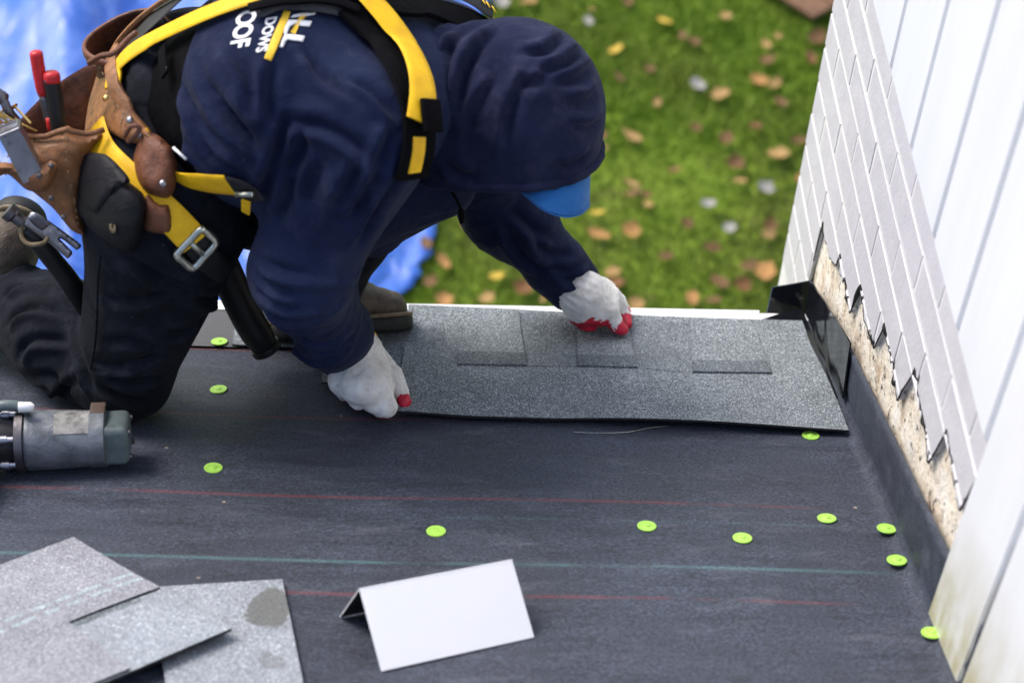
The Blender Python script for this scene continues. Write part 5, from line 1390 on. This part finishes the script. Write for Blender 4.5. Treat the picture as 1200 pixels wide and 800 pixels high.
# grass blades over the part that shows
NB = 330000
bx = rng.uniform(-4.6, 4.0, NB); by = rng.uniform(4.0, 11.5, NB); bx[:120000] = rng.uniform(-1.2, 2.6, 120000); by[:120000] = rng.uniform(4.6, 9.6, 120000)
bh = rng.uniform(.02, .05, NB)*(1+.4*vnoise(np.c_[bx*2, by*2, bx*0])); ba = rng.uniform(0, 2*math.pi, NB); bw_ = rng.uniform(.0035, .007, NB); le = rng.uniform(.2, 1.1, NB)*bh
dx, dy = np.cos(ba), np.sin(ba); ld = rng.uniform(0, 2*math.pi, NB); z0 = np.zeros(NB)-.005
z0 += np.array([hills(a, b) for a, b in zip(bx[::50], by[::50])]).repeat(50)*0
Vg = np.empty((NB, 3, 3)); Vg[:, 0] = np.c_[bx-dx*bw_, by-dy*bw_, z0]; Vg[:, 1] = np.c_[bx+dx*bw_, by+dy*bw_, z0]; Vg[:, 2] = np.c_[bx+np.cos(ld)*le, by+np.sin(ld)*le, bh]
solo('grass', Vg.reshape(-1, 3), np.arange(NB*3).reshape(-1, 3), M['grass'], 'short green lawn grass seen out of focus below the roof', None, (0, 6, 0), frame='W', kind='stuff', smooth=False)
# leaves
def leaf_mesh(kind, seed):
    r_ = np.random.RandomState(seed); n = 26; out = []
    for k in range(n):
        w = 2*math.pi*k/n
        if kind == 'lobed': r = .74+.26*abs(math.cos(2.5*w))
        else: r = .62/math.sqrt((math.cos(w)*.62)**2+(math.sin(w))**2)
        r *= 1+r_.uniform(-.07, .07); out.append((math.cos(w)*r, math.sin(w)*r))
    VV, T, ed, bd = fill(out, .3); c = r_.uniform(.25, .6); tw = r_.uniform(-.25, .25)
    z = c*(VV[:, 0]**2*.6+VV[:, 1]**2)+tw*VV[:, 0]*VV[:, 1]+.06*np.array([mnoise.noise(Vector((p[0]*3, p[1]*3, seed))) for p in VV])
    fr = np.c_[VV, z]; V, F = solid(VV, T, bd, fr+np.array([0, 0, .012]), fr-np.array([0, 0, .012]))
    st_ = tube(np.array([[-.55, 0, c*.2], [-1., .05, c*.5], [-1.35, .12, c*.6]]), .03, 5)
    return V, F, st_
LC = dict(brown=((.17, .088, .028), (.10, .050, .017)), tan=((.38, .235, .085), (.25, .145, .045)), orange=((.46, .24, .07), (.30, .15, .05)), yellow=((.58, .40, .05), (.42, .27, .035)), grey=((.33, .315, .29), (.22, .205, .185)), red=((.20, .090, .028), (.13, .058, .020)))
lm = {k: m_leaf(k+'_leaf', *v) for k, v in LC.items()}
LG = {'brown': 'dark brown fallen leaves on the lawn', 'tan': 'pale tan fallen leaves on the lawn', 'orange': 'orange fallen leaves on the lawn', 'yellow': 'yellow fallen leaves on the lawn', 'grey': 'pale grey fallen leaves on the lawn', 'red': 'reddish brown fallen leaves on the lawn'}
LLB = {'brown': 'curled dark brown leaf fallen on the grass below the roof', 'tan': 'curled pale tan leaf fallen on the grass below the roof', 'orange': 'orange leaf fallen on the grass below the roof', 'yellow': 'yellow leaf fallen on the grass below the roof', 'grey': 'pale grey leaf lying upside down on the grass below the roof', 'red': 'reddish brown leaf fallen on the grass below the roof'}
protoL = {}
YL = {(779, 26): 'yellow leaf on the grass, highest of the yellow leaves', (722, 59): 'yellow leaf on the grass just right of the hood', (581, 324): 'yellow leaf on the grass between the two arms near the gutter', (700, 250): 'small yellow leaf on the grass beside the blue cap peak'}
def leaf(px, py, size, col, kind=None, rot=None):
    w = onlawn(px, py, .05); key = (col, kind or random.choice(['lobed', 'oval']), random.randint(0, 1))
    rot = random.uniform(0, 6.28) if rot is None else rot
    tl = Matrix.Rotation(random.uniform(-.3, .3), 4, 'X') @ Matrix.Rotation(random.uniform(-.3, .3), 4, 'Y')
    if key not in protoL:
        V, F, st_ = leaf_mesh(key[1], hash((col, key[2])) % 97 if False else len(protoL)+3)
        Vj, Fj = join((V, F), st_)
        o = solo('fallen_leaf', Vj, Fj, lm[col], LLB[col], 'leaf', (0, 0, 0), LG[col], frame='W', sharp=50)
        protoL[key] = o
    else:
        o = protoL[key].copy(); COL.objects.link(o)
    o['label'] = YL.get((px, py), LLB[col])
    o.matrix_world = Matrix.Translation(w) @ Matrix.Rotation(rot, 4, 'Z') @ tl @ Matrix.Scale(size, 4)
seen = [(779, 26, .042, 'yellow'), (722, 59, .036, 'yellow'), (740, 160, .048, 'tan'), (800, 42, .03, 'brown'), (812, 50, .035, 'brown'), (845, 112, .045, 'tan'), (818, 100, .04, 'grey'), (889, 94, .042, 'orange'), (908, 98, .036, 'tan'),
        (900, 72, .04, 'brown'), (898, 52, .03, 'tan'), (957, 45, .06, 'brown'), (950, 68, .04, 'red'), (897, 221, .036, 'grey'), (862, 192, .042, 'brown'), (868, 212, .028, 'tan'), (912, 182, .046, 'tan'), (936, 165, .036, 'brown'),
        (851, 162, .034, 'brown'), (830, 240, .034, 'grey'), (739, 215, .036, 'tan'), (742, 227, .035, 'brown'), (702, 275, .047, 'orange'), (739, 270, .040, 'orange'), (718, 320, .034, 'tan'), (745, 357, .036, 'tan'),
        (810, 350, .044, 'orange'), (836, 352, .03, 'brown'), (878, 311, .038, 'brown'), (897, 318, .044, 'orange'), (870, 334, .036, 'red'), (902, 264, .034, 'brown'), (900, 275, .036, 'tan'), (855, 268, .03, 'grey'), (834, 290, .038, 'brown'),
        (843, 330, .04, 'brown'), (620, 4, .042, 'tan'), (588, 4, .04, 'grey'), (574, 30, .03, 'tan'), (735, 3, .03, 'brown'), (545, 262, .03, 'tan'), (519, 307, .038, 'orange'), (581, 324, .036, 'yellow'), (520, 352, .036, 'orange'), (571, 350, .032, 'tan'),
        (613, 338, .042, 'red'), (720, 332, .042, 'red'), (505, 330, .03, 'brown'), (500, 285, .034, 'brown'), (650, 330, .03, 'brown'), (760, 82, .03, 'brown'), (770, 120, .028, 'tan'), (700, 250, .03, 'yellow'), (690, 25, .03, 'grey'), (725, 90, .03, 'brown'),
        (790, 200, .03, 'red'), (760, 240, .026, 'tan'), (805, 262, .028, 'brown'), (780, 300, .032, 'brown'), (850, 20, .03, 'tan'), (915, 120, .034, 'brown'), (940, 210, .03, 'orange'), (885, 150, .03, 'red'), (815, 150, .026, 'brown'), (705, 160, .028, 'red')]
for a in seen: leaf(*a)
for _ in range(10):
    leaf(random.uniform(500, 990), random.uniform(-60, 365), random.uniform(.012, .026), random.choice(['brown', 'tan', 'brown', 'red', 'tan']))
# plank on the lawn
p0, p1 = onlawn(905, -14, .05), onlawn(962, 22, .05); d_ = (p1-p0); d_.z = 0; ln = d_.length; d_.normalize(); s_ = Vector((-d_.y, d_.x, 0))
cn_ = p1-d_*.6+s_*.09; 
pt = thing('wooden_pallet_board', 'brown weathered board lying on the lawn beside the brick wall', 'board', (cn_.x, cn_.y, 0), frame='W')
for k in (-1, 1):
    V, F = box((cn_.x+s_.x*.075*k, cn_.y+s_.y*.075*k, .075), (1.2, .14, .022), Matrix.Rotation(math.atan2(d_.y, d_.x), 3, 'Z'), bev=.004, seg=1)
    part('plank', V, F, M['bark'], pt, smooth=False)
V, F = box((cn_.x, cn_.y, .032), (.09, .30, .064), Matrix.Rotation(math.atan2(d_.y, d_.x), 3, 'Z'), bev=.004, seg=1); part('batten', V, F, M['bark'], pt, smooth=False)
# tarp spread on the lawn to the left, with ridged folds
te = [onlawn(600, -80), onlawn(535, 120), onlawn(514, 262), onlawn(490, 330), onlawn(455, 372), onlawn(420, 420)]
te = smooth_path([p[:] for p in te], 60)
rows = []
for i, e in enumerate(te):
    r = []
    for j in range(80):
        s = j/79; x = e[0]-3.9*s-.05*mnoise.noise(Vector((i*.35, 0, 0)))*(1-s); y = e[1]
        h = .035+.11*abs(mnoise.noise(Vector((x*1.3+y*.5, y*.75-x*.3, 2.)))) + .10*max(0, mnoise.noise(Vector((x*2.6+y*1.2, y*.5, 8.))))+.05*mnoise.noise(Vector((x*5, y*4, 5.)))
        e_ = min(1, s*14); rr_ = max(0, 1-abs(x+1.62+.18*(y-6.4))/.30); rr3 = max(0, 1-abs(x+2.35-.1*(y-7))/.22)
        h = h*e_+.22*rr_**1.3+.12*rr3
        r.append((x, y, max(.012+.03*(1-e_), h)))
    rows.append(r)
V, F = slab_rows(rows); n_ = len(V); nj = 80; ni = 60
Vb = V.copy(); Vb[:, 2] -= .004
bdl = [j for j in range(nj)]+[i*nj+nj-1 for i in range(1, ni)]+[(ni-1)*nj+j for j in range(nj-2, -1, -1)]+[i*nj for i in range(ni-2, 0, -1)]
V, F = solid(V, F, bdl, V, Vb)
solo('tarp', V, F, M['tarp'], 'crumpled blue tarpaulin spread on the lawn behind the kneeling worker', 'tarp', (te[0][0]-1, 6, 0), frame='W')
